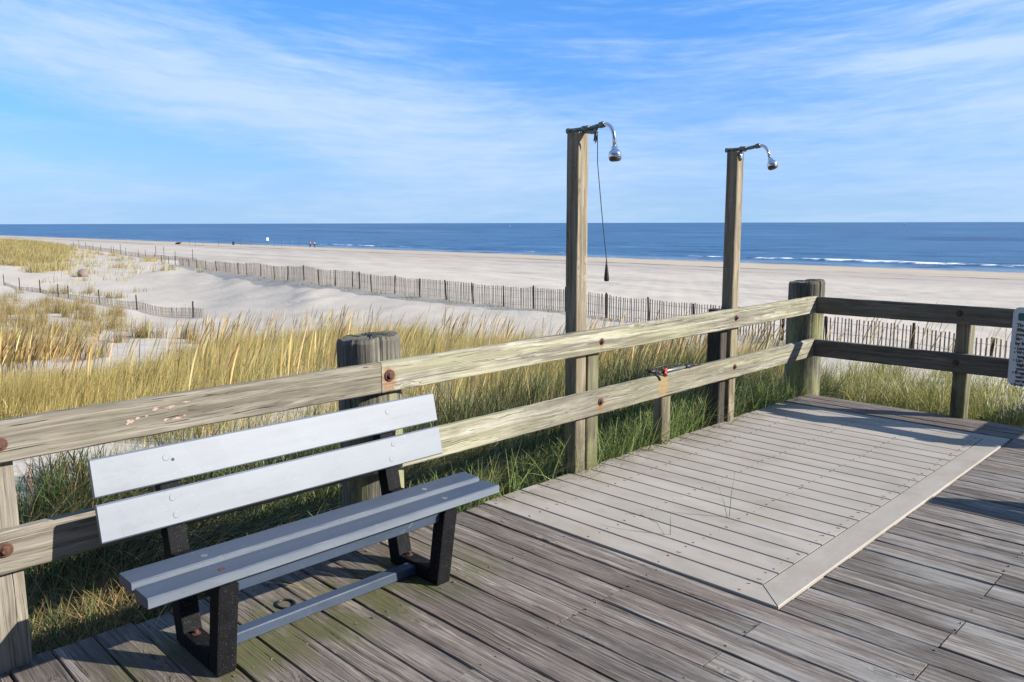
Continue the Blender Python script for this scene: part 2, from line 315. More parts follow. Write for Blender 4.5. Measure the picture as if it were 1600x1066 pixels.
# ------------------------------------------------------------------ plan frame: r = to the right across the view, f = forward
FW = np.array([-.7055, .7087]); RT = np.array([.7087, .7055]); EYE = 1.54; FPX = 1242.6
def ud(u, d):
    """plan point at forward distance d in the direction of column u"""
    return FW * d + RT * ((u - 800) / FPX * d * 1.0)

# ------------------------------------------------------------------ terrain
F1 = [(-130., 42.), (-100., 37.), (-80.3, 33.2), (-74.4, 32.), (-64, 29.8), (-52.2, 27.), (-44.8, 25.3), (-39, 24.), (-34, 23.1), (-28.8, 22.3), (-23.8, 21.7), (-20.9, 21.3), (-14.9, 20.7), (-8.7, 19.8), (-6.6, 19.4), (-4, 18.9), (3, 18.3)]
F1Z = [-2.7, -2.7, -2.65, -2.54, -2.44, -2.12, -2.0, -1.87, -1.81, -1.81, -1.74, -1.65, -1.62, -1.66, -1.68, -1.7, -1.75]
ctrl = [(-3.4, -1, -.34), (-3.4, 1, -.30), (-3.4, 3, -.36), (-3.4, 7, -.36), (-4.3, 1, -.42), (-4.5, 4, -.48), (-4.5, 7.5, -.42), (0, 7.5, -.28), (-2, 7.5, -.28), (-3, 8.6, -.4), (0, 9.5, -.5), (3, 8, -.3), (4, 3, -.5), (0, 0, -.6), (3, -3, -.6), (-3, -4, -.6), (-8, -4, -.8), (6, 12, -.9), (10, 25, -1.9), (-20, -10, -1.5)]
for u, d, z in ((0, 11.4, -.78), (300, 14.4, -1.0), (560, 15, -1.05), (900, 13, -.95), (1200, 12, -.85), (1500, 11, -.7), (1500, 14, -1.15), (560, 21.5, -1.5), (800, 20, -1.45), (1100, 17, -1.4), (130, 20, -1.5), (300, 22, -1.75), (30, 26, -1.75), (150, 8, -.62), (60, 7, -.5), (420, 7.5, -.6)):
    q = ud(u, d); ctrl.append((q[0], q[1], z))
ctrl += [(x, y, z) for (x, y), z in zip(F1, F1Z)]
ctrl += [(-33, 14, -2.4), (-38, 13.6, -2.5), (-45, 14.2, -2.6), (-54, 15.3, -2.7), (-60, 14.5, -2.7), (-45, 20, -2.85), (-58, 21.5, -2.95), (-66, 20, -2.85), (-78, 20, -2.6), (-100, 26, -1.9), (-124, 30.5, -1.15), (-100, 18, -1.6), (-140, 25, -1.2), (-160, 38, -2.2), (-110, 40.5, -3.0), (-96, 40, -2.9), (-60, 8, -2.4), (-90, 5, -2.2)]
ctrl = np.array(ctrl)
def tcoord(x, y):
    r = np.hypot(x, y) + 1e-6; a = np.arctan2(x * RT[0] + y * RT[1], x * FW[0] + y * FW[1])
    return np.stack([a * 2.4, np.log(np.maximum(r, 2.))], -1)
_cp = tcoord(ctrl[:, 0], ctrl[:, 1])
def _k(r2): return np.where(r2 > 1e-12, .5 * r2 * np.log(np.maximum(r2, 1e-12)), 0)
_d = ((_cp[:, None] - _cp[None]) ** 2).sum(-1); _n = len(_cp)
_A = np.zeros((_n + 3, _n + 3)); _A[:_n, :_n] = _k(_d) + np.eye(_n) * .004; _A[:_n, _n] = 1; _A[:_n, _n + 1:] = _cp; _A[_n:, :_n] = _A[:_n, _n:].T
_w = np.linalg.solve(_A, np.concatenate([ctrl[:, 2], np.zeros(3)]))
def sst(x, a, b): t = np.clip((x - a) / (b - a), 0, 1); return t * t * (3 - 2 * t)
_ph = RG.random((40, 4))
def rolling(x, y, wl, seed, n=7):
    o = np.zeros_like(x)
    for i in range(n):
        p = _ph[(seed * 7 + i) % 40]; a = p[0] * 2 * PI; w = wl * (.6 + .9 * p[1]); o += np.sin((x * np.cos(a) + y * np.sin(a)) * 2 * PI / w + p[2] * 6.28)
    return o / n
def height(x, y):
    x = np.asarray(x, float); y = np.asarray(y, float); sh = x.shape; x = x.ravel(); y = y.ravel()
    z = np.empty_like(x)
    for s in range(0, len(x), 20000):
        c = tcoord(x[s:s + 20000], y[s:s + 20000]); r2 = ((c[:, None] - _cp[None]) ** 2).sum(-1)
        z[s:s + 20000] = _k(r2) @ _w[:_n] + _w[_n] + c @ _w[_n + 1:]
    fa = np.abs(np.arctan2(x * RT[0] + y * RT[1], x * FW[0] + y * FW[1])); off = sst(fa, .75, 1.2)
    r = np.hypot(x, y); z = z * (1 - off) + off * (-.6 - 1.6 * sst(r, 6, 30))
    z = np.clip(z, -3.3, -.26)
    fy = np.interp(x, [p[0] for p in F1], [p[1] for p in F1])
    beach = np.interp(y, [20, 30, 50, 80, 108, 124.5, 160, 220], [-1.75, -2.1, -3.1, -3.98, -4.66, -5.2, -6.4, -9])
    near = np.interp(x, [-200, -80, -30, 20], [62, 36, 25, 22]); t = sst(y, near, near + 26)
    z = z * (1 - t) + beach * t
    land = 1 - sst(y, 60, 100)
    z += land * sst(r, 4, 14) * (.10 * rolling(x, y, 5., 0) + .05 * rolling(x, y, 1.9, 2) + .10 * sst(r, 25, 60) * rolling(x, y, 12, 3)) + .05 * (1 - land) * rolling(x, y, 9, 4)
    # hummocks on the seaward fence's drift
    k = np.exp(-((y - fy + 3.2) / 2.2) ** 2) * sst(r, 22, 40); z += k * .15 * np.maximum(0, rolling(x, y, 4.2, 1) * 2.)
    z += .06 * np.exp(-((y - fy + .4) / 1.2) ** 2)
    return z.reshape(sh)

def grid_mesh(name, X, Y, Z, mat, extra=None):
    h, w = X.shape; v = np.stack([X, Y, Z], -1).reshape(-1, 3)
    i = np.arange(h * w).reshape(h, w); f = np.stack([i[:-1, :-1], i[:-1, 1:], i[1:, 1:], i[1:, :-1]], -1).reshape(-1, 4)
    me = np_mesh(name, v, f); me.materials.append(mat); me.polygons.foreach_set('use_smooth', np.ones(len(f), bool))
    if extra is not None: a = me.attributes.new('foam', 'FLOAT', 'POINT'); a.data.foreach_set('value', extra.astype(np.float32).ravel())
    return link(bpy.data.objects.new(name, me))
def np_mesh(name, v, f):
    me = bpy.data.meshes.new(name); me.vertices.add(len(v)); me.vertices.foreach_set('co', v.astype(np.float32).ravel())
    me.loops.add(f.size); me.loops.foreach_set('vertex_index', f.astype(np.int32).ravel()); me.polygons.add(len(f))
    me.polygons.foreach_set('loop_start', (np.arange(len(f)) * f.shape[1]).astype(np.int32)); me.update(calc_edges=True); return me

A, R = np.meshgrid(np.concatenate([np.linspace(-PI, -1.0, 90, endpoint=False), np.linspace(-1.0, 1.0, 420, endpoint=False), np.linspace(1.0, PI, 90)]), np.geomspace(1.6, 1500, 330))
TX = R * (np.sin(A) * RT[0] + np.cos(A) * FW[0]); TY = R * (np.sin(A) * RT[1] + np.cos(A) * FW[1])
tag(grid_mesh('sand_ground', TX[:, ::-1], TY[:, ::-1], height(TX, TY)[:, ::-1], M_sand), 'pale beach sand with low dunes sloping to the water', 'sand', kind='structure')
# sea: one sheet from the swash to the horizon, with breaking crests near the shore
sy = np.concatenate([np.arange(118, 150, .25), np.geomspace(150, 420, 150)[0:], np.geomspace(425, 40000, 60)]); sx = np.concatenate([-np.geomspace(40000, 460, 50), np.arange(-455, 60, .9), np.geomspace(62, 30000, 40)])
SX, SY = np.meshgrid(sx, sy); SZ = np.full_like(SX, -5.2)
foam = np.zeros_like(SX)
crest = 139.3 + 1.6 * np.sin(SX * .021 + 1) + 1.0 * np.sin(SX * .067 + .4) + .5 * np.sin(SX * .19)
amp = np.clip(.66 + .22 * np.sin(SX * .031 + 2.2) + .16 * np.sin(SX * .083), .05, 1.2) * np.where(SX > -100, 1., .62)
amp = np.where(SX < -220, amp * .6, amp); r1 = lambda wl, k: rolling(SX.ravel(), np.zeros(SX.size), wl, k, 6).reshape(SX.shape); rag = np.clip(.85 + .30 * r1(16., 0) + .7 * r1(3.5, 2), .45, 1.2); crest = crest + 1.1 * r1(9., 3)
d = SY - crest; SZ += amp * .42 * np.exp(-np.where(d < 0, (d / .9) ** 2, (d / 3.) ** 2)); foam = np.maximum(foam, np.clip(amp * 1.1 * rag, 0, 1) * np.exp(-np.where(d < 0, (d / 1.1) ** 2, (d / .5) ** 2)))
for c0, a0, ph in ((152., .30, .3), (170., .25, 1.7), (195., .25, 4.)):
    c = c0 + 2.5 * np.sin(SX * .017 + ph) + 1.2 * np.sin(SX * .05 + 2 * ph); dd = SY - c; SZ += a0 * np.exp(-(dd / 3.) ** 2) * (.6 + .4 * np.sin(SX * .03 + ph))
    if c0 < 160: foam = np.maximum(foam, .38 * np.clip(np.sin(SX * .043 + 1.1) - .55 + .5 * (rag - .7), 0, 1) * 2 * np.exp(-(dd / .8) ** 2))
edge = 125.6 + .9 * np.sin(SX * .05) + .5 * np.sin(SX * .17 + 1); foam = np.maximum(foam, .42 * np.exp(-((SY - edge) / .5) ** 2))
tag(grid_mesh('sea', SX, SY, SZ, M_sea, foam), 'blue sea with a line of breaking surf', 'sea', kind='structure')

# ------------------------------------------------------------------ deck
X0, DY = -3.10, .1437
deck = MB(); Y0 = 1.158 - 60 * DY
joints = [-1.92, -1.36, -.81, -.25, .3]
k = 0; fixed = {2.308: [-1.36], 2.165: [-1.92], 2.6: [-1.36], 2.45: [-1.92], 1.6: [-1.92], 2.74: [-.80]}
while Y0 + k * DY < 6.9:
    y = Y0 + k * DY; cuts = []
    i = round((y - 1.158) / DY)
    jt = {8: [-1.36], 7: [-1.92], 9: [-1.92], 10: [-1.36], 3: [-1.92], 6: [-.25], 11: [-.80], 14: [-.80], 17: [-.81], 20: [-.25], 5: [-.81], 1: [-1.36], 4: [.3], 2: [-.25]}.get(i, [random.choice([-1.36, -.81, -.25, .3, .86])])
    lo = X0 + random.uniform(-.012, .012)
    if 2.885 - .06 < y < 6.395 - .06: lo = -1.362
    jt = [j for j in jt if j > lo + .3]
    xs = [lo] + jt + [7.2]
    for a, b in zip(xs[:-1], xs[1:]):
        deck.plank(0, a + .003, b - .003, y + .0035, y + DY - .003, -.038, random.uniform(-.003, .001), .0035, max(1, int((b - a) / (.12 if i > -16 else 1.))), .0011, wav=.0016)
    k += 1
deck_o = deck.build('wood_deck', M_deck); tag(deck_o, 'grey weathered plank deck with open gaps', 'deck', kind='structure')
sc = MB()
for i in range(-6, 41):
    y = 1.158 + i * DY
    for jx in np.arange(-3.03, 2, .555):
        if 2.82 < y < 6.35 and jx < -1.36: continue
        for dy in (.035, .108):
            if random.random() < .8: sc.tube([(jx + random.uniform(-.012, .012), y + dy, -.002), (jx, y + dy, .0018)], .0032, 6)
n_o = sc.build('nail', M_screw, deck_o); n_o['kind'] = 'stuff'
kn = MB(); kn.tube([(-2.812 + .043 * math.cos(a), 1.512 + .033 * math.sin(a), .003) for a in np.linspace(0, 2 * PI, 25)], .0045, 6); kn.build('ring', M_black)
tag(bpy.data.objects['ring'], 'small dark ring lying on the mossy boards under the bench', 'ring')
cp = MB(); P = .1477
cp.plank(0, X0, -1.3665, 2.887, 3.029, -.03, .007, .004, 12, .0004, sh1=-1.0)          # mitred border board
for k in range(22):
    y = 3.033 + k * P
    cp.plank(0, X0 + random.uniform(-.012, .012), -1.513, y + .0035, y + P - .0035, -.03, .007, .004, 10, .0004)
cp.plank(0, X0, -1.37, 3.033 + 22 * P + .0035, 6.418, -.03, .007, .004, 10, .0004)
cp.plank(1, 3.031, 6.278, -1.507, -1.366, -.03, .009, .004, 14, .0004, sh0=-1.0)
comp_o = cp.build('composite_deck', M_comp); tag(comp_o, 'beige composite board inlay with a mitred border', 'deck', kind='structure')
sc = MB()
for k in range(23):
    y = 3.033 + (k - 1) * P
    for jx in (-1.55, -1.96, -2.37, -2.78, -3.04):
        for dy in (.032, .115):
            sc.tube([(jx + random.uniform(-.02, .02), y + dy + random.uniform(-.008, .008), .006), (jx, y + dy, .0078)], .0028, 6)
for y in np.arange(3.2, 6.2, .55):
    for x in (-1.48, -1.39): sc.tube([(x, y, .006), (x, y, .0096)], .0028, 6)
n_o = sc.build('screw', M_screw, comp_o); n_o['kind'] = 'stuff'
fr = MB()
fr.plank(1, -7.4, 6.9, -3.085, -3.045, -.30, -.042, .003, 4); fr.plank(0, -3.04, 7.1, 6.86, 6.90, -.30, -.042, .003, 4)
for jx in np.arange(-2.47, 7, .555): fr.plank(1, -7.4, 6.855, jx - .02, jx + .02, -.27, -.042, .003, 2)
tag(fr.build('deck_frame', M_creo), 'dark joists under the deck', 'deck frame', kind='structure')

# ------------------------------------------------------------------ railing along the dune (runs towards the sea)
def bolt(parent, x, y, z, ax, r=.024):
    m = MB(); d = (1, 0, 0) if ax == 0 else (0, -1, 0)
    m.lathe((x, y, z), d, [(-.004, r), (.002, r), (.004, r * .9), (.004, r * .62), (.008, r * .6), (.010, r * .42)], 16)
    m.lathe(Vector((x, y, z)) + Vector(d) * .004, d, [(0, r * .5), (.012, r * .5), (.013, r * .4)], 6)
    return m.build('bolt', M_rust, parent)
RX0, RX1 = -3.06, -3.02
rail = thing('dune_railing', 'long sunlit wooden railing behind the bench, running from the left to the corner piling', 'railing', 'wooden railings round the deck', (-3.04, 2.2, 0))
def relative(o):                                      # keep world placement under an offset Empty
    o.matrix_parent_inverse = o.parent.matrix_basis.inverted(); return o
def rail_board(name, parent, ax, a0, a1, b0, b1, z0, z1, mat, chip=0., seg=40, lab=None):
    m = MB(); m.plank(ax, a0, a1, b0, b1, z0, z1, .006, seg, .0012, wav=.003)
    if chip:
        for i in range(0, seg + 1):
            t = i / seg; y = a0 + (a1 - a0) * t
            for q in (3, 4):                            # worn upper front edge
                p = list(m.v[i * 8 + q]); c = chip * max(0, math.sin(y * 2.1) * .5 + math.sin(y * 7.7 + 1) * .35 + random.uniform(-.4, .4)); p[2] -= c * .7; p[0] -= c * .35; m.v[i * 8 + q] = tuple(p)
    o = relative(m.build(name, mat, parent))
    if lab: o['label'] = lab
    return o
ul = rail_board('rail', rail, 1, -.9, 2.163, RX0, RX1, .748, .892, M_rail_grey, .004, lab='smooth grey upper rail with pink scrapes')
ur = rail_board('rail', rail, 1, 2.168, 6.868, RX0, RX1, .748, .895, M_rail, .010, 70, lab='pale yellow green upper rail with rusty bolts')
ll = rail_board('rail', rail, 1, -.9, 2.10, RX0, RX1, .365, .515, M_rail_grey, .004, lab='grey lower rail left of the bench')
lr = rail_board('rail', rail, 1, 2.104, 6.868, RX0, RX1, .362, .518, M_rail, .016, 70, lab='lower rail with a worn upper edge')
for par, y, z, r in ((ul, .615, .815, .024), (ur, 2.211, .828, .029), (ur, 3.813, .818, .022), (ur, 5.443, .825, .022), (ll, .60, .45, .026), (lr, 3.812, .440, .024), (lr, 5.443, .448, .022)):
    bolt(par, RX1 + .001, y, z, 0, r)
# pink scrapes on the grey upper rail
M_scr = plain('pink_bare_wood', (.37, .265, .21), .8, .2)
for (y, z, w, h) in ((1.03, .815, .03, .03), (1.06, .825, .02, .012), (1.09, .828, .015, .012), (1.125, .85, .03, .022), (1.18, .848, .035, .016), (1.20, .80, .05, .014), (1.16, .803, .03, .012), (1.245, .858, .04, .010), (1.235, .806, .02, .008)):
    n = 11; scm = MB(); tl = random.uniform(-.4, .4)
    ps = [(RX1 + .0028, y + w * .5 * math.cos(t) * random.uniform(.25, 1.25), z + h * .4 * (math.sin(t) * random.uniform(.2, 1.2) + tl * math.cos(t))) for t in [i * 2 * PI / n for i in range(n)]]
    scm.add(ps + [(p[0] - .006, p[1], p[2]) for p in ps], [tuple(range(n))] + [(i, (i + 1) % n, n + (i + 1) % n, n + i) for i in range(n)]); scm.build('scrape', M_scr, ul)
def post(name, parent, x0, x1, y0, y1, z0, z1, mat, jit=.001):
    m = MB(); m.plank(2, z0, z1, x0, x1, y0, y1, .006, 14, jit, wav=.0015); return relative(m.build(name, mat, parent))
post('post', rail, -3.15, -3.061, .50, .66, -.6, .747, M_rail_grey)
post('post', rail, -3.155, -3.0612, 3.735, 3.845, -.6, .80, M_stub)
post('post', rail, -3.205, -3.085, 5.345, 5.435, -.6, .885, M_creo)
post('short_post', rail, -3.135, -3.0612, 4.548, 4.655, -.6, .47, M_post)
def piling(parent, cx, cy, z1, seed, r=.155, split=None):
    rg = random.Random(seed); n = 72; m = MB(); vs = []; gc = []; lev = [-.8, -.2, .2, .5, .7, .85, .93, z1 - .02, z1]
    groove = [(rg.uniform(0, 2 * PI), rg.uniform(.002, .008), rg.uniform(.2, .9)) for _ in range(30)]
    if split is not None: groove.append((split, .03, .30))
    for z in lev:
        for i in range(n):
            a = 2 * PI * i / n; rr = r * (1 + .018 * math.sin(2 * a + seed) + .01 * math.sin(5 * a + z * 3 + seed))
            for ga, gd, gz in groove:
                dd = abs((a - ga + PI) % (2 * PI) - PI)
                if dd < .06 and z > z1 - gz: rr -= gd * (1 - dd / .06) * min(1, (z - z1 + gz) / .3)
            if z == z1: rr -= .008
            zz = z + (.012 * math.cos(a - .6) + .004 * math.sin(7 * a + seed) if z >= z1 - .03 else 0)
            vs.append((cx + rr * math.cos(a), cy + rr * math.sin(a), zz)); gc.append((z, a * r, 0))
    L = len(lev); fs = [(k * n + i, k * n + (i + 1) % n, k * n + n + (i + 1) % n, k * n + n + i) for k in range(L - 1) for i in range(n)]
    b = (L - 1) * n
    for ri, dz in ((.75, .004), (.4, .002), (.1, 0)):
        s = len(vs)
        for i in range(n):
            p = vs[(L - 1) * n + i]; vs.append((cx + (p[0] - cx) * ri, cy + (p[1] - cy) * ri, p[2] + dz + rg.uniform(-.004, .004))); gc.append((p[0] * 3, p[1] * 3, ri))
        fs += [(b + i, b + (i + 1) % n, s + (i + 1) % n, s + i) for i in range(n)]; b = s
    fs.append(tuple(b + i for i in range(n)))
    m.add(vs, fs, 0, gc); return relative(m.build('piling', M_pile, parent))
piling(rail, -3.215, 2.235, .995, 3, .157, split=-.30)
piling(rail, -3.185, 6.985, 1.015, 8, .155)

# ------------------------------------------------------------------ railing across the end of the deck
rb = thing('end_railing', 'shaded dark wooden railing across the far right end of the deck', 'railing', 'wooden railings round the deck', (-1.5, 6.85, 0))
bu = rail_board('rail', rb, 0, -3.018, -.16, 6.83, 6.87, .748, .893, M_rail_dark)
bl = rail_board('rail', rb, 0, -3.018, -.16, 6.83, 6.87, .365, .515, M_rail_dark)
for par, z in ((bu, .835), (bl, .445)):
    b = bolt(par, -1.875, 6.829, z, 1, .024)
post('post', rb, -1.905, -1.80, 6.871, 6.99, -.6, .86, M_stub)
post('post', rb, -.27, -.16, 6.871, 6.99, -.6, .97, M_stub)
# guessed railing, unseen right of the view, added to cast shadow across the boards
rc = thing('shadow_railing', 'unseen wooden railing added beyond the right edge to cast the shadow on the boards', 'railing', None, (.9, 5.4, 0))
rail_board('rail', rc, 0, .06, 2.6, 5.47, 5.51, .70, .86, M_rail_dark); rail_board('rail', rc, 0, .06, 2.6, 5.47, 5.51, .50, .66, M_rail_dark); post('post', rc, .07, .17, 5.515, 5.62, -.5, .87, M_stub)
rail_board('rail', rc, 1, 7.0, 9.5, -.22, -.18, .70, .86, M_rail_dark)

# ------------------------------------------------------------------ showers
def shower(y0, label, lean, chain):
    yc = y0 + .05; s = thing('shower_post', label, 'shower', 'outdoor showers on wooden posts', (-3.105, yc, 0))
    m = MB(); m.plank(2, -.6, 2.062, -3.152, -3.061, y0, y0 + .095, .004, 16, .0008, wav=.002); relative(m.build('post', M_post, s))
    zc = 2.082; m = MB()
    m.tube([(-3.185, yc, zc - .004), (-3.0, yc, zc)], .0125, 12); m.lathe((-3.19, yc, zc - .004), (1, 0, 0), [(0, .017), (.03, .017)], 10)
    m.lathe((-3.075, yc, zc - .002), (1, 0, 0), [(0, .014), (.004, .019), (.05, .019), (.055, .014)], 12)
    ex = -2.925; m.tube([(-3.0, yc, zc), (ex, yc, zc + .012)], .013, 12); m.lathe((ex - .018, yc, zc + .010), (1, 0, .1), [(0, .018), (.03, .018), (.034, .013)], 12)
    pp = relative(m.build('pipe', M_galv, s, True))
    hx = ex + .085 + lean * .02; hz = zc - .125
    pts = [Vector((ex, yc, zc + .013))]
    for t in np.linspace(0, 1, 9): 
        a = t * (PI / 2 - lean * .35); pts.append(Vector((ex + .012 + .072 * math.sin(a) * 1.0, yc, zc + .013 - .085 * (1 - math.cos(a)))))
    tip = pts[-1]; dr = (pts[-1] - pts[-2]).normalized(); pts.append(tip + dr * .045)
    m = MB(); m.tube(pts, .011, 12); relative(m.build('shower_arm', M_chrome, s, True))
    o = pts[-1] - dr * .006; m = MB(); q = 1.12
    m.lathe(o, dr, [(0, .012), (.003, .0165), (.020, .0175), (.024, .022), (.031, .030), (.040, .0355), (.050, .0375), (.060, .0372), (.066, .0355)], 24); hd = relative(m.build('shower_head', M_chrome, s, True))
    m = MB(); m.lathe(o + dr * .0655, dr, [(0, .0362), (.010, .0350), (.018, .030), (.021, .024), (.022, .008)], 24); f = m.build('spray_face', plain('dark_rubber_face', (.06, .06, .065), .4), hd)
    if chain:
        m = MB(); m.tube([(-3.06, yc, zc - .016), (-3.0, yc, zc - .024), (-2.965, yc, zc - .022)], [.011, .012, .009], 10); m.lathe((-2.972, yc, zc - .03), (0, 0, 1), [(0, .014), (.022, .014)], 10); relative(m.build('valve', M_brass, s, True))
        m = MB(); m.tube([(-2.962, yc, zc - .03), (-2.955, yc - .004, zc - .2), (-2.925, yc, 1.62), (-2.882, yc, 1.325)], .0026, 6); cd = relative(m.build('pull_cord', M_black, s))
        m = MB(); m.lathe((-2.882, yc, 1.325), (0.02, 0, -1), [(0, .003), (.03, .007), (.11, .0155), (.122, .013), (.123, .004)], 12); h = relative(m.build('pull_handle', M_black, s, True))
        m = MB()
        for dx, dz, dy in ((-.02, -.045, .01), (.008, -.06, -.008), (-.004, -.05, .016)): m.tube([(-2.978, yc, zc - .028), (-2.978 + dx * .6, yc + dy, zc - .028 + dz * .6), (-2.978 + dx, yc + dy, zc - .03 + dz)], [.006, .005, .002], 6)
        relative(m.build('cord_knot', M_black, s))
    else:
        m = MB(); m.lathe((-3.072, yc + .01, zc - .004), (1, 0, .05), [(0, .018), (.01, .022), (.045, .02), (.05, .012)], 12); m.lathe((-3.058, yc - .008, zc - .055), (1, 0, .15), [(0, .01), (.004, .030), (.008, .030), (.012, .006)], 20); relative(m.build('valve', M_chrome, s, True))
    return s
shower(3.624, 'nearer wooden shower post with a round chrome head and a hanging black pull cord', 0, True)
shower(5.445, 'farther wooden shower post with a tilted chrome head and no pull cord', 1, False)
# tap assembly lying on the lower rail
v = thing('tap_pipe', 'grey pipe with a small red tap handle lying on the lower rail between the showers', 'tap', None, (-3.035, 4.65, .53))
m = MB(); m.tube([(-3.035, 4.45, .535), (-3.036, 4.78, .532)], .011, 10); relative(m.build('pipe', M_galv, v, True))
m = MB(); m.tube([(-3.036, 4.775, .532), (-3.036, 4.86, .531)], .017, 10); m.tube([(-3.036, 4.87, .531), (-3.038, 4.99, .528)], .008, 8); m.tube([(-3.03, 4.82, .545), (-3.03, 4.82, .505)], .010, 8); m.tube([(-3.045, 4.36, .555), (-3.04, 4.45, .54)], .013, 10)
m.tube([(-3.05, 4.34, .565), (-3.08, 4.6, .56), (-3.06, 4.75, .545)], .006, 6); m.tube([(-3.022, 4.40, .545), (-3.014, 4.44, .50), (-3.016, 4.45, .485)], .006, 6); m.tube([(-3.03, 4.43, .53), (-3.012, 4.52, .51)], .008, 6); relative(m.build('fitting', M_black, v, True))
m = MB()
for k in range(5):
    a = k * 2 * PI / 5; m.tube([(-3.012, 4.50, .540), (-3.010, 4.50 + .017 * math.cos(a), .540 + .024 * math.sin(a))], [.007, .009], 8)
m.tube([(-3.035, 4.5, .54), (-3.008, 4.5, .54)], .008, 8); relative(m.build('tap_handle', M_red, v, True))

# ------------------------------------------------------------------ sign on the end railing
sg = thing('rule_sign', 'pale grey sign with a dark green heading bar on the end railing', 'sign', None, (-1.28, 6.79, .3))
def rrect(x0, x1, z0, z1, r, y, t, n=8):
    ps = []
    for cx, cz, a0 in ((x1 - r, z1 - r, 0), (x0 + r, z1 - r, PI / 2), (x0 + r, z0 + r, PI), (x1 - r, z0 + r, 1.5 * PI)):
        ps += [(cx + r * math.cos(a0 + k * PI / 2 / n), cz + r * math.sin(a0 + k * PI / 2 / n)) for k in range(n + 1)]
    N = len(ps); m = MB(); m.add([(x, y, z) for x, z in ps] + [(x, y + t, z) for x, z in ps], [tuple(range(N))[::-1], tuple(range(N, 2 * N))] + [(i, (i + 1) % N, N + (i + 1) % N, N + i) for i in range(N)]); return m
SX0, SX1 = -1.508, -1.05
relative(rrect(SX0, SX1, .325, .915, .045, 6.806, .012).build('panel', plain('grey_sign_face', (.50, .53, .53), .45, .4, 0, .05), sg))
hd = relative(rrect(SX0 + .034, SX1 - .034, .815, .872, .012, 6.8035, .002).build('heading_bar', plain('dark_green_bar', (.015, .10, .10), .45), sg))
def text(body, x, z, size, mat, parent, y=6.8025):
    cu = bpy.data.curves.new('t', 'FONT'); cu.body = body; cu.size = size; cu.extrude = .0005; cu.offset = .0012
    o = bpy.data.objects.new('t', cu); C.objects.link(o); bpy.context.view_layer.update()
    me = bpy.data.meshes.new_from_object(o.evaluated_get(bpy.context.evaluated_depsgraph_get())); bpy.data.objects.remove(o)
    me.transform(Matrix.Translation((x, y, z)) @ Matrix.Rotation(PI / 2, 4, 'X')); me.materials.clear(); me.materials.append(mat)
    o = bpy.data.objects.new('lettering', me); link(o, parent)
    if parent.parent is None: o.matrix_parent_inverse = parent.matrix_basis.inverted()
    return o
M_ink = plain('dark_ink', (.03, .035, .04), .6); M_wht = plain('white_ink', (.75, .77, .75), .6)
text('E', SX0 + .073, .826, .05, M_wht, hd)
text('The ne\n30am\nyour st\nthe wa\nby follow', SX0 + .030, .770, .034, M_ink, sg)
text('\u2022 Limit\n\u2022 Wear\n   long\n\u2022 Use a\n   higher\n   your\n\u2022 Reapply\n   water\n   sweat\n\u2022 Seek', SX0 + .026, .598, .0305, M_ink, sg)

# ------------------------------------------------------------------ bench
bn = thing('park_bench', 'blue grey recycled plastic bench with pale two slat back and black legs', 'bench', None, (-2.65, 1.61, 0))
BY0, BY1 = .848, 2.372
def sx(z): return -2.831 - (z - .452) * .227
def tilted(z0, z1, t, name, lab=None):
    d = Vector((-.2214, 0, .9752)); nrm = Vector((.9752, 0, .2214)); o = Vector((sx(z0), 0, z0)); L = (z1 - z0) / .9752
    m = MB(); m.plank(1, BY0, BY1, -t, 0, 0, L, .005, 24, .0003, xf=lambda p: Vector((0, p.y, 0)) + o + nrm * p.x + d * p.z)
    return relative(m.build(name, M_slat, bn)), o, d, nrm
for (z0, z1, hs) in ((.452, .582, ((.035, 1), (.100, 1))), (.606, .738, ((.09, 1),))):
    sl, o, d, nrm = tilted(z0, z1, .024, 'back_slat')
    for y in (1.108, 2.09):
        for h, _ in hs:
            m = MB(); m.lathe(o + Vector((0, y + random.uniform(-.012, .012), 0)) + d * h + nrm * -.004, nrm, [(0, .0125), (.0048, .0125), (.0054, .0112)], 16); b = m.build('plug', M_slat, sl)
    if z0 > .6:
        m = MB(); m.lathe(o + Vector((0, 1.125, 0)) + d * .078 + nrm * -.004, nrm, [(0, .006), (.0048, .006)], 10); b = m.build('hole', M_black, sl)
M_edge_sunlit = lumber('sunlit_lumber_edge', (.075, .094, .125), (.125, .15, .185), .55, .8, .7, (.045, .05, .06), .62, coat=.3)  # speckled seat fronts, with the sun's brightness painted in as a paler colour
for (xa, xb, sz) in ((-2.553, -2.443, 0), (-2.690, -2.577, .007)):
    m = MB(); m.plank(1, BY0, BY1, xa, xb, .349 + sz, .387 + sz, .005, 24, .0003)
    m.m = [1 if len(q) == 4 and all(abs(m.v[i][0] - xb) < .0008 for i in q) else k for q, k in zip(m.f, m.m)]; sb = relative(m.build('seat_board', [M_seat, M_edge_sunlit], bn))
    for y in (1.108, 2.09):
        m = MB(); m.lathe(((xa + xb) / 2 + .01, y, .384 + sz), (0, 0, 1), [(0, .0125), (.0036, .0125), (.0042, .011)], 16); b = m.build('plug', M_rust if (y < 2 and xa > -2.6) else M_plug, sb)
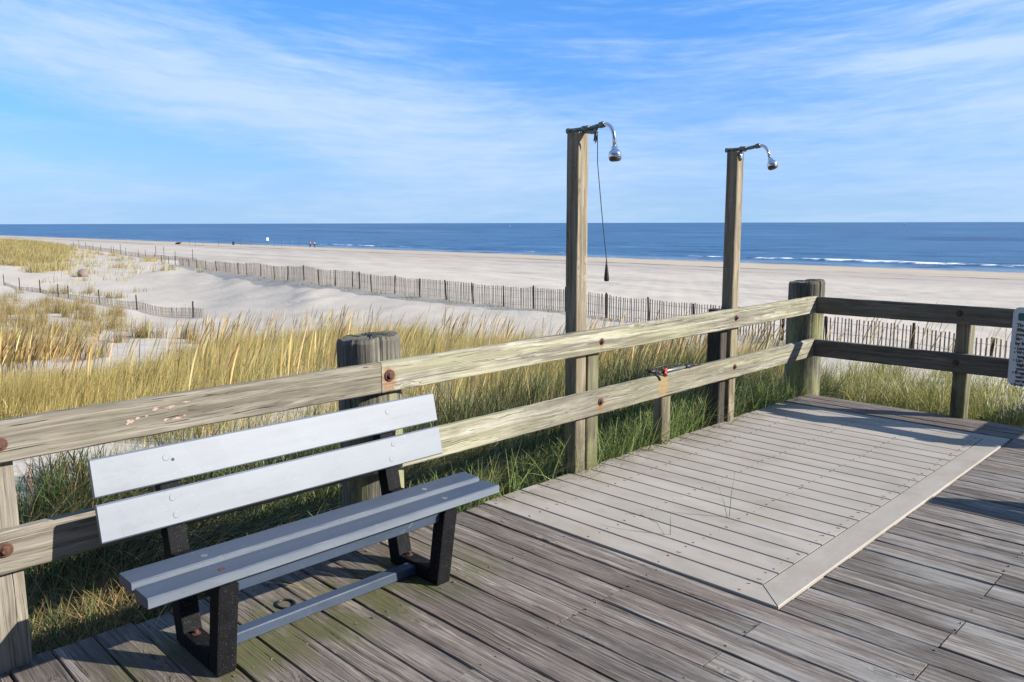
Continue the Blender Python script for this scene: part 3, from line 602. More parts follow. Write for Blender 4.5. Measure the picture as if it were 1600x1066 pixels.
def prism(poly, y0, y1, ch=.008):
    n = len(poly); cx = sum(p[0] for p in poly) / n; cz = sum(p[1] for p in poly) / n
    def ins(p): return (p[0] + (cx - p[0]) * ch / max(.03, math.hypot(cx - p[0], cz - p[1])), p[1] + (cz - p[1]) * ch / max(.03, math.hypot(cx - p[0], cz - p[1])))
    rings = [(y0, [ins(p) for p in poly]), (y0 + ch * .8, poly), (y1 - ch * .8, poly), (y1, [ins(p) for p in poly])]
    m = MB(); vs = [(p[0], y, p[1]) for y, ps in rings for p in ps]; fs = [tuple(range(n)), tuple(3 * n + i for i in range(n))[::-1]]
    for k in range(3): fs += [(k * n + i, k * n + (i + 1) % n, k * n + n + (i + 1) % n, k * n + n + i) for i in range(n)]
    m.add(vs, fs); return m
for y0 in (1.075, 2.053):
    y1 = y0 + .070
    relative(prism([(-2.565, 0), (-2.500, 0), (-2.441, .347), (-2.508, .347)], y0, y1).build('front_leg', M_leg, bn))
    def bx(z): return sx(z) - .025
    relative(prism([(bx(.066) - .062, .0), (bx(.0) + .004, .0), (bx(.70), .70), (bx(.70) - .055, .70)], y0 + .001, y1 - .001).build('back_leg', M_leg, bn))
    ft = relative(prism([(bx(0) + .0045, 0), (-2.5655, 0), (-2.5655, .06), (bx(.06), .06), (bx(.06) - .001, .03)], y0 + .002, y1 - .002, .006).build('foot', M_leg, bn))
    m = MB(); m.lathe((-2.735, y0 + .035, .058), (0, 0, 1), [(0, .016), (.004, .016), (.005, .008), (.016, .008), (.017, .004)], 12); b = m.build('bolt', M_rust, ft)
    relative(prism([(bx(.30) + .001, .285), (-2.512, .285), (-2.5085, .347), (bx(.347) + .001, .347)], y0 + .003, y1 - .003, .005).build('seat_bracket', M_leg, bn))
m = MB(); m.plank(1, 1.146, 2.052, -2.512, -2.477, .292, .3475, .004, 16, .0003, xf=lambda p: Vector((p.x + (p.z - .32) * .15, p.y, p.z))); relative(m.build('seat_rail', M_seat, bn))
m = MB(); m.plank(1, 1.147, 2.054, -2.705, -2.650, .004, .046, .004, 16, .0003); relative(m.build('stretcher', M_seat, bn))

# ------------------------------------------------------------------ sand fences
def line_at(pts, step):
    pts = np.array(pts, float); seg = np.hypot(*np.diff(pts[:, :2], axis=0).T); s = np.concatenate([[0], np.cumsum(seg)]); t = np.arange(0, s[-1], step)
    return np.interp(t, s, pts[:, 0]), np.interp(t, s, pts[:, 1])
def sand_fence(label, line, posts, pitch, hfun, post_h, w=.036, t=.008, sag=.05, pz=0.):
    root = thing('sand_fence', label, 'fence', 'slatted sand fences on the dunes')
    x, y = line_at(line, pitch); z = height(x, y); N = len(x); hh = np.array([hfun(a) for a in x])
    px = np.array([p[0] for p in posts]); top = z + hh
    kk = 9; zs = np.convolve(np.pad(z, kk, 'edge'), np.ones(2 * kk + 1) / (2 * kk + 1), 'valid'); top = zs + hh
    i1 = np.searchsorted(np.sort(px), x); sp = np.sort(px)
    for i in range(N):                                # the run sags a little between its posts
        a = sp[max(0, i1[i] - 1)]; b = sp[min(len(sp) - 1, i1[i])]
        if b > a: u = min(1, max(0, (x[i] - a) / (b - a))); top[i] -= sag * 4 * u * (1 - u) * (.5 + .5 * math.sin(a * 9.1))
    tx = np.gradient(x); ty = np.gradient(y); L = np.hypot(tx, ty); tx /= L; ty /= L
    m = MB()
    for i in range(N):
        if RG.random() < .012: continue
        ww = w * RG.uniform(.75, 1.15) / 2; tt = t / 2; ln = RG.normal(0, .006); ln2 = RG.normal(0, .012); c = np.array([x[i], y[i]]); T = np.array([tx[i], ty[i]]); Nn = np.array([-ty[i], tx[i]])
        z1 = top[i] + RG.uniform(-.02, .015); vs = []
        for zz, k in ((z[i] - .12, 0), (z1, 1)):
            o = c + T * ln * k * 2 + Nn * ln2 * k
            for a, b in ((-1, -1), (1, -1), (1, 1), (-1, 1)): q = o + T * ww * a + Nn * tt * b; vs.append((q[0], q[1], zz))
        m.add(vs, [(0, 1, 5, 4), (1, 2, 6, 5), (2, 3, 7, 6), (3, 0, 4, 7), (4, 5, 6, 7)], 0, [(v[2], v[0], v[1]) for v in vs])
    m.build('slats', M_lath, root)
    m = MB()
    for fr_ in (.16, .50, .84):
        st = max(1, int(.8 / pitch)); m.tube([(x[i], y[i] - .008, z[i] + (top[i] - z[i]) * fr_) for i in range(0, N, st)], .0035, 4, cap=False)
    m.build('wire', M_wire, root)
    for (a, b) in posts:
        zz = float(height(np.array([a]), np.array([b]))[0]); m = MB(); r = RG.uniform(.026, .036); dx = RG.normal(0, .035); h = post_h(a) * RG.uniform(.94, 1.06)
        m.tube([(a - dx, b - .045, zz - .3), (a + dx, b - .045, zz + h)], [r, r * .9], 7); m.build('fence_post', M_fpost, root)
    return root
p1 = [(-81.0, 33.2), (-77.5, 32.51), (-74.96, 32.0), (-71.82, 31.37), (-68.3, 30.64), (-64.47, 29.8), (-61.17, 29.08), (-57.21, 28.16), (-54.63, 27.53), (-50.78, 26.63), (-47.61, 25.91), (-44.66, 25.22), (-41.71, 24.59), (-39.12, 23.99), (-36.83, 23.6), (-34.62, 23.21), (-33.77, 23.06), (-32.52, 22.88), (-30.09, 22.51), (-27.87, 22.2), (-25.78, 21.95), (-23.81, 21.7), (-21.75, 21.43), (-19.96, 21.22), (-18.27, 21.06), (-16.31, 20.86), (-14.47, 20.65), (-12.71, 20.43), (-11.13, 20.2), (-9.7, 19.98), (-8.41, 19.75), (-6.22, 19.29), (-5.26, 19.07), (-4.54, 18.98), (-3.2, 18.8), (-1.6, 18.7), (0, 18.55)]
sand_fence('long slatted sand fence with close dark posts between the dune and the open beach', [p for p in F1 if p[0] > -98 and p[0] < 1], p1 + [(-84.5, 33.95), (-88, 34.6), (-92, 35.4)], .098, lambda a: np.interp(a, [-95, -80, -64, -45, -23, 0], [.45, .66, .84, .90, .80, .78]), lambda a: np.interp(a, [-95, -80, -45, 0], [.75, .78, .88, .80]))
p2 = [(-59.64, 14.2), (-55.08, 14.2), (-51.49, 14.2), (-49.6, 14.2), (-44.53, 14.2), (-39.38, 14.2), (-33.09, 14.2), (-64, 14.3)]
sand_fence('low half buried sand fence among the brown tufts on the left slope', [(-64, 14.3), (-50, 14.15), (-33, 14.2), (-32.2, 14.2)], p2, .098, lambda a: np.interp(a, [-62, -50, -40, -25], [.22, .30, .42, .45]), lambda a: np.interp(a, [-62, -40, -25], [.80, .72, .60]))
p3 = [(-149.02, 44), (-144.88, 43.6), (-140.6, 43.3), (-136.2, 43), (-131.42, 42.6), (-125.81, 42.2), (-124.46, 42.1), (-120.8, 41.8), (-118.28, 41.6), (-112.78, 41.3), (-109.83, 41.1), (-105.73, 40.9), (-102.64, 40.7), (-98.72, 40.5), (-93, 40.2)]
sand_fence('distant sand fence along the foot of the grassy dune at far left', [(-152, 44.2), (-125, 42.2), (-98, 40.5), (-92, 40.2)], p3, .14, lambda a: np.interp(a, [-150, -92], [.75, .5]), lambda a: 1.1 if int(abs(a)) % 3 else 1.6, w=.05)

# ------------------------------------------------------------------ grass
RT3 = np.array([RT[0], RT[1], 0.])
def blades(name, label, base, h, w, lean, az, cols, seg=4, tipcol=None, curl=1.0, plume=None):
    """many thin arching blades as one mesh; lean = bend at the tip (rad), az = plan direction of the lean, cols (n,3)"""
    n = len(base); k = np.arange(seg + 1) / seg
    ang = lean[:, None] * (k[None] ** curl) ; dl = h[:, None] / seg
    sn = np.sin(ang); cs = np.cos(ang)
    hx = np.concatenate([np.zeros((n, 1)), np.cumsum(sn[:, 1:] * dl, 1)], 1); hz = np.concatenate([np.zeros((n, 1)), np.cumsum(cs[:, 1:] * dl, 1)], 1)
    dx, dy = np.cos(az), np.sin(az)
    cx = base[:, 0, None] + dx[:, None] * hx; cy = base[:, 1, None] + dy[:, None] * hx; cz = base[:, 2, None] + hz
    fa = RG.uniform(0, PI, n); sxv, syv = np.cos(fa), np.sin(fa)           # blade faces any way round
    prof = (1 - k ** 1.6 * .92) if plume is None else np.interp(k, *plume)
    ww = w[:, None] * prof[None] * .5
    V = np.empty((n, seg + 1, 2, 3)); V[:, :, 0, 0] = cx - sxv[:, None] * ww; V[:, :, 0, 1] = cy - syv[:, None] * ww; V[:, :, 1, 0] = cx + sxv[:, None] * ww; V[:, :, 1, 1] = cy + syv[:, None] * ww; V[:, :, :, 2] = cz[:, :, None]
    idx = np.arange(n * (seg + 1) * 2).reshape(n, seg + 1, 2)
    Fc = np.stack([idx[:, :-1, 0], idx[:, :-1, 1], idx[:, 1:, 1], idx[:, 1:, 0]], -1).reshape(-1, 4)
    me = np_mesh(name, V.reshape(-1, 3), Fc); me.materials.append(M_grass)
    cc = np.ones((n, seg + 1, 2, 4)); cc[..., :3] = cols[:, None, None, :]
    if tipcol is not None: f = (k[None, :, None, None] ** 1.5) * RG.uniform(.3, 1., n)[:, None, None, None]; cc[..., :3] = cc[..., :3] * (1 - f) + np.array(tipcol) * f
    a = me.attributes.new('col', 'FLOAT_COLOR', 'POINT'); a.data.foreach_set('color', cc.astype(np.float32).ravel())
    o = link(bpy.data.objects.new(name, me)); return tag(o, label, 'grass', kind='stuff')
def palette(n, cols, wts, jit=.18, seedv=None):
    c = np.array(cols)[RG.choice(len(cols), n, p=np.array(wts) / sum(wts))]; return np.clip(c * (1 + RG.normal(0, jit, (n, 1))) * (1 + RG.normal(0, .06, (n, 3))), .004, .9)
WIND = math.atan2(RT[1], RT[0])
def strew(n, u0, u1, dfun0, dfun1, keep, clump=0, spread=.12):
    """random plan points between two depth curves over columns u0..u1; clump>0 gathers them in tufts"""
    out = []
    m = n if not clump else max(1, n // clump)
    while sum(len(o) for o in out) < m:
        u = RG.uniform(u0, u1, m * 2); a = dfun0(u); b = dfun1(u); d = np.sqrt(a * a + (b * b - a * a) * RG.random(m * 2)); P = FW[None] * d[:, None] + RT[None] * ((u - 800) / FPX * d)[:, None]
        pr = keep(P[:, 0], P[:, 1], u, d); out.append(P[RG.random(len(P)) < pr])
    P = np.concatenate(out)[:m]
    if clump: P = np.repeat(P, clump, 0); P = P + RG.normal(0, spread, P.shape)
    return P
def on_ground(P): return np.column_stack([P, height(P[:, 0], P[:, 1]) - .02])
gold = [(.50, .37, .135), (.43, .34, .12), (.34, .31, .10), (.20, .24, .075), (.60, .49, .26), (.38, .24, .095)]
ifn = lambda xs, ys: (lambda u: np.interp(u, xs, ys))
# clump noise: patchy cover
def patch(x, y, wl, seed, lo, hi): return sst(rolling(x, y, wl, seed, 5), lo, hi)
far_edge = ifn([-300, 0, 150, 230, 300, 360, 560, 700, 800, 900, 1100, 1300], [9.6, 10.2, 11.2, 13, 16.5, 19.5, 21.5, 20, 18, 17, 14.5, 13.5])
near_edge = ifn([-300, 0, 130, 300, 500, 620, 800, 1100, 1300], [8.2, 8.2, 8.0, 7.4, 6.6, 5.6, 5.8, 7.0, 8.5])
def offdeck(x, y): return ~((x > -3.2) & (y < 7.0))
P = strew(84000, -250, 1240, near_edge, far_edge, lambda x, y, u, d: offdeck(x, y) * (.20 + .80 * patch(x, y, 2.4, 1, -.22, .32)) * (1 - .75 * np.exp(-((u - 440) / 130) ** 2 - ((d - 9) / 1.6) ** 2)), 16, .13)
n = len(P); uu = 800 + FPX * (P @ RT) / (P @ FW); hh = RG.uniform(.34, .72, n) * (.70 + .40 * patch(P[:, 0], P[:, 1], 2.3, 2, -.4, .5)) * np.interp(uu, [0, 300, 450], [.80, .88, 1])
blades('dune_grass', 'golden beach grass leaning in the wind behind the railing', on_ground(P), hh, RG.uniform(.004, .008, n), RG.gamma(2.6, .28, n), WIND + RG.normal(0, .95, n), palette(n, gold, [4, 4, 5, 4.5, 2.5, 1.5], .26), 4, (.46, .36, .15), 1.25)
# tall seed heads
P = strew(1500, -50, 1200, lambda u: near_edge(u) + 1.0, far_edge, lambda x, y, u, d: offdeck(x, y) * (.15 + .85 * patch(x, y, 3.1, 1, -.1, .35)), 3, .18); n = len(P)
blades('grass_seed_heads', 'tall straw seed heads standing above the golden grass', on_ground(P), RG.uniform(.75, 1.05, n), RG.uniform(.011, .018, n), RG.uniform(.15, .75, n), WIND + RG.normal(0, .35, n), palette(n, [(.50, .37, .15), (.36, .24, .10), (.26, .165, .075), (.56, .44, .21)], [4, 3, 2, 2]), 9, None, 1.4, ([0, .1, .58, .68, .80, .92, 1], [.22, .2, .18, .75, 1, .7, .1]))
P = np.array([ud(a, b) for a, b in ((335, 8.2), (344, 8.0), (398, 7.6), (428, 8.1), (440, 8.0), (452, 8.3), (470, 8.6), (500, 8.8), (512, 8.9), (278, 7.6), (690, 8.6), (800, 8.0), (806, 8.1), (815, 8.2), (760, 8.4), (850, 8.8), (905, 9.), (610, 9.), (560, 9.6), (1000, 9.4), (1012, 9.6), (1030, 9.7), (1044, 9.5), (1058, 9.6), (1064, 9.8), (1076, 9.5), (1088, 9.7), (1096, 9.6), (960, 9.3), (925, 9.2), (1105, 9.9), (120, 8.5), (40, 9))]); n = len(P)
blades('grass_seed_heads', 'a few extra tall pale seed heads close behind the railing', on_ground(P), RG.uniform(1.0, 1.22, n), RG.uniform(.016, .022, n), RG.uniform(.12, .55, n), WIND + RG.normal(0, .2, n), palette(n, [(.55, .42, .20), (.48, .34, .13), (.30, .19, .09)], [4, 3, 1]), 10, None, 1.4, ([0, .1, .5, .62, .76, .9, 1], [.25, .22, .2, .8, 1, .7, .1]))
# green grass against the deck edge, swept over
green = [(.024, .050, .016), (.040, .085, .022), (.15, .25, .08), (.17, .20, .06), (.012, .024, .009), (.30, .25, .10)]
xs = RG.uniform(-5.6, -3.15, 52000); ys = RG.uniform(-.3, 8.2, 52000); kp = RG.random(52000) < (.25 + .75 * patch(xs, ys, 1.1, 3, -.4, .3)) * (1 - .55 * sst(-ys, -1.75, -1.0)) * (1 - .93 * (1 - sst(ys, 1.5, 2.2)) * (xs < -3.8 - .25 * rolling(xs, ys, 1.2, 2))); P = np.column_stack([xs, ys])[kp]; n = len(P); back = np.clip((-P[:, 0] - 3.2) / 1.6, 0, 1)
hh = (RG.uniform(.18, .54, n) + .27 * back) * (.7 + .3 * sst(P[:, 1], 1.2, 2.4)) * (.75 + .4 * patch(P[:, 0], P[:, 1], .9, 4, -.4, .4))
blades('green_grass', 'dark green grass crowding the edge of the deck below the railing', on_ground(P), hh, RG.uniform(.005, .013, n), RG.gamma(2.6, .48, n), WIND + RG.normal(0, 1.6, n), palette(n, green, [5, 4, 2.2, 1.6, 4, 1.]), 5, (.16, .16, .06), 1.3)
P = []
for i in range(150):
    cy = RG.uniform(1.9, 6.9); cx = -3.15 - RG.gamma(1.2, .10); c = int(RG.uniform(14, 46)); P.append(np.column_stack([np.minimum(-3.12, RG.normal(cx, .045, c)), RG.normal(cy, .06, c)]))
P = np.concatenate(P); n = len(P)
blades('edge_grass', 'broad bright green blades in tufts along the deck edge under the lower rail', on_ground(P), RG.uniform(.26, .68, n), RG.uniform(.007, .014, n), RG.gamma(2.4, .42, n), RG.uniform(0, 2 * PI, n), palette(n, [(.14, .25, .06), (.10, .20, .05), (.20, .29, .09), (.26, .27, .09), (.32, .24, .10)], [4, 4, 3, 2, .8]), 6, (.22, .24, .08), 1.2)
# matted, swept straw lying over the green grass
xs = RG.uniform(-5.6, -3.35, 24000); ys = RG.uniform(1.2, 7.4, 24000); P = np.column_stack([xs, ys]); P = P[RG.random(len(P)) < .2 + .8 * patch(xs, ys, 1.4, 4, -.3, .3)]; n = len(P)
blades('matted_grass', 'long tan grass swept flat over the green grass between bench and showers', on_ground(P), RG.uniform(.45, 1.0, n), RG.uniform(.0035, .0075, n), RG.uniform(1.2, 2.3, n), WIND + RG.normal(-.2, .55, n), palette(n, [(.24, .20, .08), (.10, .105, .035), (.44, .35, .16), (.045, .055, .02), (.32, .18, .065)], [2.5, 4, 1.5, 5, .7], .3), 7, None, .8)
P = []
for u_, d_, c, sp in ((60, 5.5, 160, .10), (82, 5.2, 240, .12), (105, 5.6, 300, .13), (128, 5.4, 380, .15), (150, 5.8, 380, .16), (178, 5.6, 380, .16), (45, 6.0, 120, .08), (95, 6.4, 120, .10), (210, 6.0, 380, .18), (250, 5.9, 420, .2), (300, 6.1, 420, .2), (125, 4.8, 380, .15), (80, 4.7, 300, .14), (170, 5.0, 420, .18), (230, 5.2, 420, .18), (20, 5.2, 150, .1), (60, 4.5, 300, .12), (40, 4.2, 300, .12), (90, 4.2, 380, .14), (130, 4.3, 420, .14), (180, 4.5, 420, .15), (220, 4.7, 420, .16), (270, 5.2, 420, .18), (110, 3.9, 300, .1), (60, 3.9, 300, .1)):
    q = ud(u_, d_); P.append(np.column_stack([RG.normal(q[0], sp, c), RG.normal(q[1], sp, c)]))
P = np.concatenate(P); P = P[offdeck(P[:, 0], P[:, 1])]; n = len(P)
blades('undergrowth', 'dark green and rusty undergrowth on the sand between the lower rail and the bench back', on_ground(P), RG.uniform(.12, .42, n), RG.uniform(.005, .011, n), RG.gamma(2.4, .42, n), WIND + RG.normal(0, 1.6, n), palette(n, [(.035, .06, .018), (.06, .10, .025), (.22, .11, .045), (.14, .16, .05), (.02, .035, .012), (.34, .25, .10)], [4, 3, 1.5, 2, 3, 1]), 5, None, 1.1)
# brown dead tufts by the deck edge at left
P = np.concatenate([np.column_stack([RG.normal(cx, .09, c), RG.normal(cy, .11, c)]) for cx, cy, c in ((-3.22, .86, 420), (-3.25, 1.2, 260), (-3.28, 1.45, 200), (-3.2, 4.22, 160), (-3.2, 2.9, 120), (-3.3, 1.0, 260), (-3.3, .5, 300), (-3.5, .75, 400), (-3.75, 1.1, 500), (-3.9, .7, 400), (-3.6, 1.5, 500), (-4.1, 1.3, 500), (-4.3, .9, 300))]); n = len(P)
blades('dead_grass', 'dry brown grass tufts in the gap beside the deck edge', on_ground(P) + [0, 0, .04], RG.uniform(.12, .40, n), RG.uniform(.003, .006, n), RG.uniform(.5, 2.4, n), RG.uniform(0, 2 * PI, n), palette(n, [(.26, .18, .08), (.18, .105, .045), (.36, .27, .12), (.07, .13, .035)], [4, 4, 2, 2.5]), 5, None, .9)
# yellow green clumps beyond the end railing
P = []
for i in range(330):
    cx = RG.uniform(-4.6, 1.5); cy = 7.15 + RG.gamma(1.5, .9); 
    if rolling(np.array([cx]), np.array([cy]), 1.6, 0, 5)[0] < -.22: continue
    c = int(RG.uniform(50, 110)); P.append(np.column_stack([RG.normal(cx, .10, c), np.maximum(7.03, RG.normal(cy, .10, c))]))
P = np.concatenate(P); n = len(P)
blades('clump_grass', 'yellow green clumps of grass on the sand beyond the end railing', on_ground(P), RG.uniform(.18, .64, n), RG.uniform(.004, .009, n), RG.gamma(2.6, .42, n), WIND + RG.normal(0, 1.7, n), palette(n, [(.27, .29, .07), (.18, .24, .055), (.37, .33, .11), (.07, .13, .035), (.44, .34, .15), (.12, .17, .10)], [4, 4, 3, 3, 2, 1]), 5, (.40, .33, .12), 1.2)
P = strew(110, 1020, 1620, lambda u: 0 * u + 8.6, lambda u: 0 * u + 12.5, lambda x, y, u, d: 1. * offdeck(x, y), 2, .12); n = len(P)
o = blades('grass_seed_heads', 'sparse straw seed heads seen through the end railing', on_ground(P), RG.uniform(.75, 1.2, n), RG.uniform(.010, .015, n), RG.uniform(.15, .75, n), WIND + RG.normal(0, .35, n), palette(n, [(.50, .37, .15), (.36, .24, .10)], [4, 3]), 9, None, 1.4, ([0, .1, .58, .68, .80, .92, 1], [.22, .2, .18, .75, 1, .7, .1]))
# brown tufts on the bare slope at left
P = []
for i in range(430):
    u = RG.uniform(-150, 300); d = RG.uniform(14, 36) if RG.random() < .8 else RG.uniform(34, 52); q = ud(u, d)
    if u > 190 and d > 24: continue
    if u > 100 and d < 21 and RG.random() < .75: continue
    if rolling(np.array([q[0]]), np.array([q[1]]), 6, 2, 5)[0] < -.12 and RG.random() < .8: continue
    c = int(RG.uniform(30, 130)); s = RG.uniform(.07, .2); P.append(np.column_stack([RG.normal(q[0], s, c), RG.normal(q[1], s, c)]))
P = np.concatenate(P); n = len(P)
blades('slope_tufts', 'sparse brown and green tufts on the pale sand slope at left', on_ground(P), RG.uniform(.25, .75, n), RG.uniform(.007, .015, n), RG.gamma(3, .22, n), WIND + RG.normal(0, 1.0, n), palette(n, [(.26, .18, .085), (.20, .13, .07), (.34, .27, .10), (.16, .16, .07)], [4, 3, 3, 2]), 4, (.4, .32, .14))
# far grassy dune and thin cover beside it
xs = RG.uniform(-175, -62, 120000); ys = RG.uniform(11, 42, 120000)
u = 800 + FPX * (xs * RT[0] + ys * RT[1]) / (xs * FW[0] + ys * FW[1]); dd = xs * FW[0] + ys * FW[1]
q = sst(np.interp(u, [-100, 0, 60, 105, 135], [1, 1, .85, .45, 0]) + .75 * rolling(xs, ys, 5, 3, 5) - .35 * sst(-ys, -26, -19), .2, .95) * (ys > 19.5 + 3.5 * rolling(xs, ys, 12, 1)); q = np.maximum(q, .012 * ((u > 90) & (u < 215))); q *= (dd > 52) * (ys < np.interp(xs, [-170, -100, -60], [40, 36, 30])); P = np.column_stack([xs, ys])[RG.random(len(xs)) < q * .85]; P = np.repeat(P, 3, 0) + RG.normal(0, .15, (len(P) * 3, 2)); n = len(P)
blades('far_dune_grass', 'yellow grass covering the distant dune at far left', on_ground(P), RG.uniform(.35, .85, n), RG.uniform(.02, .05, n), RG.uniform(.1, .9, n), WIND + RG.normal(0, .9, n), palette(n, [(.40, .31, .13), (.34, .28, .11), (.27, .24, .10), (.43, .36, .18)], [5, 4, 3, 2], .15), 3)
P = strew(900, 60, 240, lambda u: 0 * u + 46, lambda u: 0 * u + 110, lambda x, y, u, d: .1 + .9 * patch(x, y, 9, 2, .1, .5), 22, .3); n = len(P)
blades('far_tufts', 'thin grey green tufts on the sand below the distant dune', on_ground(P), RG.uniform(.2, .5, n), RG.uniform(.02, .045, n), RG.uniform(.1, .9, n), WIND + RG.normal(0, .9, n), palette(n, [(.24, .22, .10), (.16, .16, .09), (.30, .26, .12)], [3, 2, 2]), 3)
P = np.concatenate([np.column_stack([RG.normal(x, .35, 60), RG.normal(y - .5, .3, 60)]) for x, y in line_at(F1, 2.4) [0:0] or list(zip(*line_at([p for p in F1 if p[0] > -60], 3.1)))]); n = len(P)
blades('fence_grass', 'low grey green weeds at the foot of the long sand fence', on_ground(P), RG.uniform(.10, .34, n), RG.uniform(.008, .016, n), RG.uniform(.1, 1.2, n), RG.uniform(0, 6.28, n), palette(n, [(.20, .24, .09), (.27, .24, .11), (.13, .17, .07)], [3, 2, 2]), 3)
# single blades growing up between the composite boards
def sprig(label, pts, w=.0035):
    m = MB()
    for s in pts: m.tube(s, [w * .45] + [w * .5] * (len(s) - 2) + [.0006], 5)
    o = m.build('grass_sprig', plain('green_blade', (.10, .17, .045), .5, .3), None, True); tag(o, label, 'grass blade', 'lone grass blades on the composite deck')
sprig('upright pair of green grass blades in the middle of the composite deck', [[(-2.015, 3.64, 0), (-2.012, 3.645, .12), (-2.005, 3.66, .25)], [(-2.02, 3.63, 0), (-2.035, 3.62, .08), (-2.06, 3.60, .17)]])
sprig('arched green grass blade nearest the bench on the composite deck', [[(-2.115, 3.20, 0), (-2.16, 3.19, .06), (-2.24, 3.17, .085), (-2.33, 3.15, .075)], [(-2.10, 3.22, 0), (-2.105, 3.225, .07), (-2.11, 3.23, .11)]])

# ------------------------------------------------------------------ small things far off on the beach
def zat(x, y): return float(height(np.array([x]), np.array([y]))[0])
def person(x, y, label, top, leg, arm_out, step):
    z = zat(x, y); root = thing('person', label, 'person', None, (x, y, z))
    J = {'pel': (0, 0, .93), 'chest': (0, 0, 1.25), 'neck': (0, 0, 1.46), 'head': (.02, 0, 1.60), 'crown': (.02, 0, 1.70), 'sl': (0, .19, 1.40), 'sr': (0, -.19, 1.40), 'el': (-.05, .25, 1.13), 'er': (.07, -.25, 1.13), 'hl': (.06 + arm_out, .24, .90), 'hr': (.16, -.24, .92), 'fl0': (.0, .09, .90), 'fr0': (0, -.09, .90), 'kl': (step * .5 + .03, .10, .50), 'kr': (-step * .35, -.10, .50), 'al': (step * .6, .10, .08), 'ar': (-step * .9, -.10, .10), 'tl': (step * .6 + .15, .11, .03), 'tr': (-step * .9 + .14, -.11, .04)}
    E = [('pel', 'chest'), ('chest', 'neck'), ('neck', 'head'), ('head', 'crown'), ('chest', 'sl'), ('chest', 'sr'), ('sl', 'el'), ('sr', 'er'), ('el', 'hl'), ('er', 'hr'), ('pel', 'fl0'), ('pel', 'fr0'), ('fl0', 'kl'), ('fr0', 'kr'), ('kl', 'al'), ('kr', 'ar'), ('al', 'tl'), ('ar', 'tr')]
    R_ = {'pel': .15, 'chest': .16, 'neck': .065, 'head': .105, 'crown': .08, 'sl': .075, 'sr': .075, 'el': .05, 'er': .05, 'hl': .04, 'hr': .04, 'fl0': .10, 'fr0': .10, 'kl': .065, 'kr': .065, 'al': .05, 'ar': .05, 'tl': .04, 'tr': .04}
    def skin(name, keys, grow, mat, parent):
        ks = list(keys); me = bpy.data.meshes.new(name); me.from_pydata([J[k] for k in ks], [(ks.index(a), ks.index(b)) for a, b in E if a in ks and b in ks], []); o = bpy.data.objects.new(name, me); C.objects.link(o)
        md = o.modifiers.new('s', 'SKIN'); sb = o.modifiers.new('u', 'SUBSURF'); sb.levels = sb.render_levels = 1
        for i, k in enumerate(ks): me.skin_vertices[0].data[i].radius = (R_[k] * grow,) * 2
        me.skin_vertices[0].data[0].use_root = True; me.materials.append(mat); bpy.context.view_layer.update()
        m2 = bpy.data.meshes.new_from_object(o.evaluated_get(bpy.context.evaluated_depsgraph_get())); bpy.data.objects.remove(o)
        m2.materials.clear(); m2.materials.append(mat); return link(bpy.data.objects.new(name, m2), parent)
    skin('body', J, 1, plain('skin_tone', (.45, .27, .19), .6), root)
    skin('jacket', ['chest', 'pel', 'neck', 'sl', 'sr', 'el', 'er'], 1.22, plain('jacket_' + top[0], top[1], .8), root)
    skin('trousers', ['pel', 'fl0', 'fr0', 'kl', 'kr', 'al', 'ar'], 1.18, plain('trousers_' + leg[0], leg[1], .8), root)
    m = MB(); m.lathe((.0, 0, 1.60), (-.1, 0, 1), [(-.02, .118), (.05, .12), (.10, .09), (.13, .03)], 12); m.build('hair', plain('hair_brown', (.05, .03, .02), .7), root, True)
    root.rotation_euler = (0, 0, 2.6); return root
person(-189.5, 113.8, 'walker in dark blue clothes on the far beach, left of the pair', ('navy', (.02, .03, .07)), ('black', (.02, .02, .025)), .05, .22)
person(-183.0, 111.2, 'walker in a red top and dark trousers on the far beach, right of the pair', ('red', (.55, .12, .08)), ('dark', (.03, .025, .025)), .12, .18)
bs = thing('beach_sign', 'small white board on a post standing far off near the water', 'sign', None, (-262, 140.0, 0)); x, y = -240., 128.5; z = zat(x, y); bs.location = (x, y, z)
m = MB(); m.plank(2, z - .3, z + 2.2, x - .06, x + .06, y - .06, y + .06, .01); relative(m.build('post', M_stub, bs))
m = MB(); m.plank(1, y - .42, y + .42, x + .07, x + .12, z + 1.4, z + 2.35, .02, 2); m.plank(1, y - .45, y + .45, x + .0605, x + .07, z + 1.36, z + 2.39, .003, 1); relative(m.build('board', plain('white_board', (.5, .5, .48), .6), bs))
q = ud(368, 236); x, y = q; z = zat(x, y); bb = thing('trash_barrel', 'small dark barrel standing on the far beach', 'barrel', None, (x, y, z))
m = MB(); m.lathe((x, y, z - .05), (0, 0, 1), [(0, .30), (.3, .33), (.32, .35), (.62, .35), (.64, .33), (.92, .32), (.95, .34), (.97, .30), (.95, .05)], 18); relative(m.build('drum', M_black, bb))
m = MB(); m.lathe((x, y, z + .925), (0, 0, 1), [(0, .33), (.03, .36), (.05, .3)], 18); relative(m.build('rim', M_galv, bb))
q = ud(283, 232); x, y = q; z = zat(x, y); m = MB(); m.tube([(x - 2.2, y, z + .1), (x - 1, y + .3, z + .35), (x + .3, y, z + .3), (x + 1.6, y + .2, z + .6)], [.16, .3, .26, .1], 9); m.tube([(x - .6, y, z + .3), (x - .9, y - .3, z + 1.0)], [.14, .05], 7); m.tube([(x + .3, y, z + .3), (x + .9, y + .2, z - .1)], [.2, .1], 7)
tag(m.build('driftwood', plain('driftwood_brown', (.20, .12, .075), .9, .1, 0, .4, 4), None, True), 'brown driftwood lump far off on the beach near the water', 'driftwood')
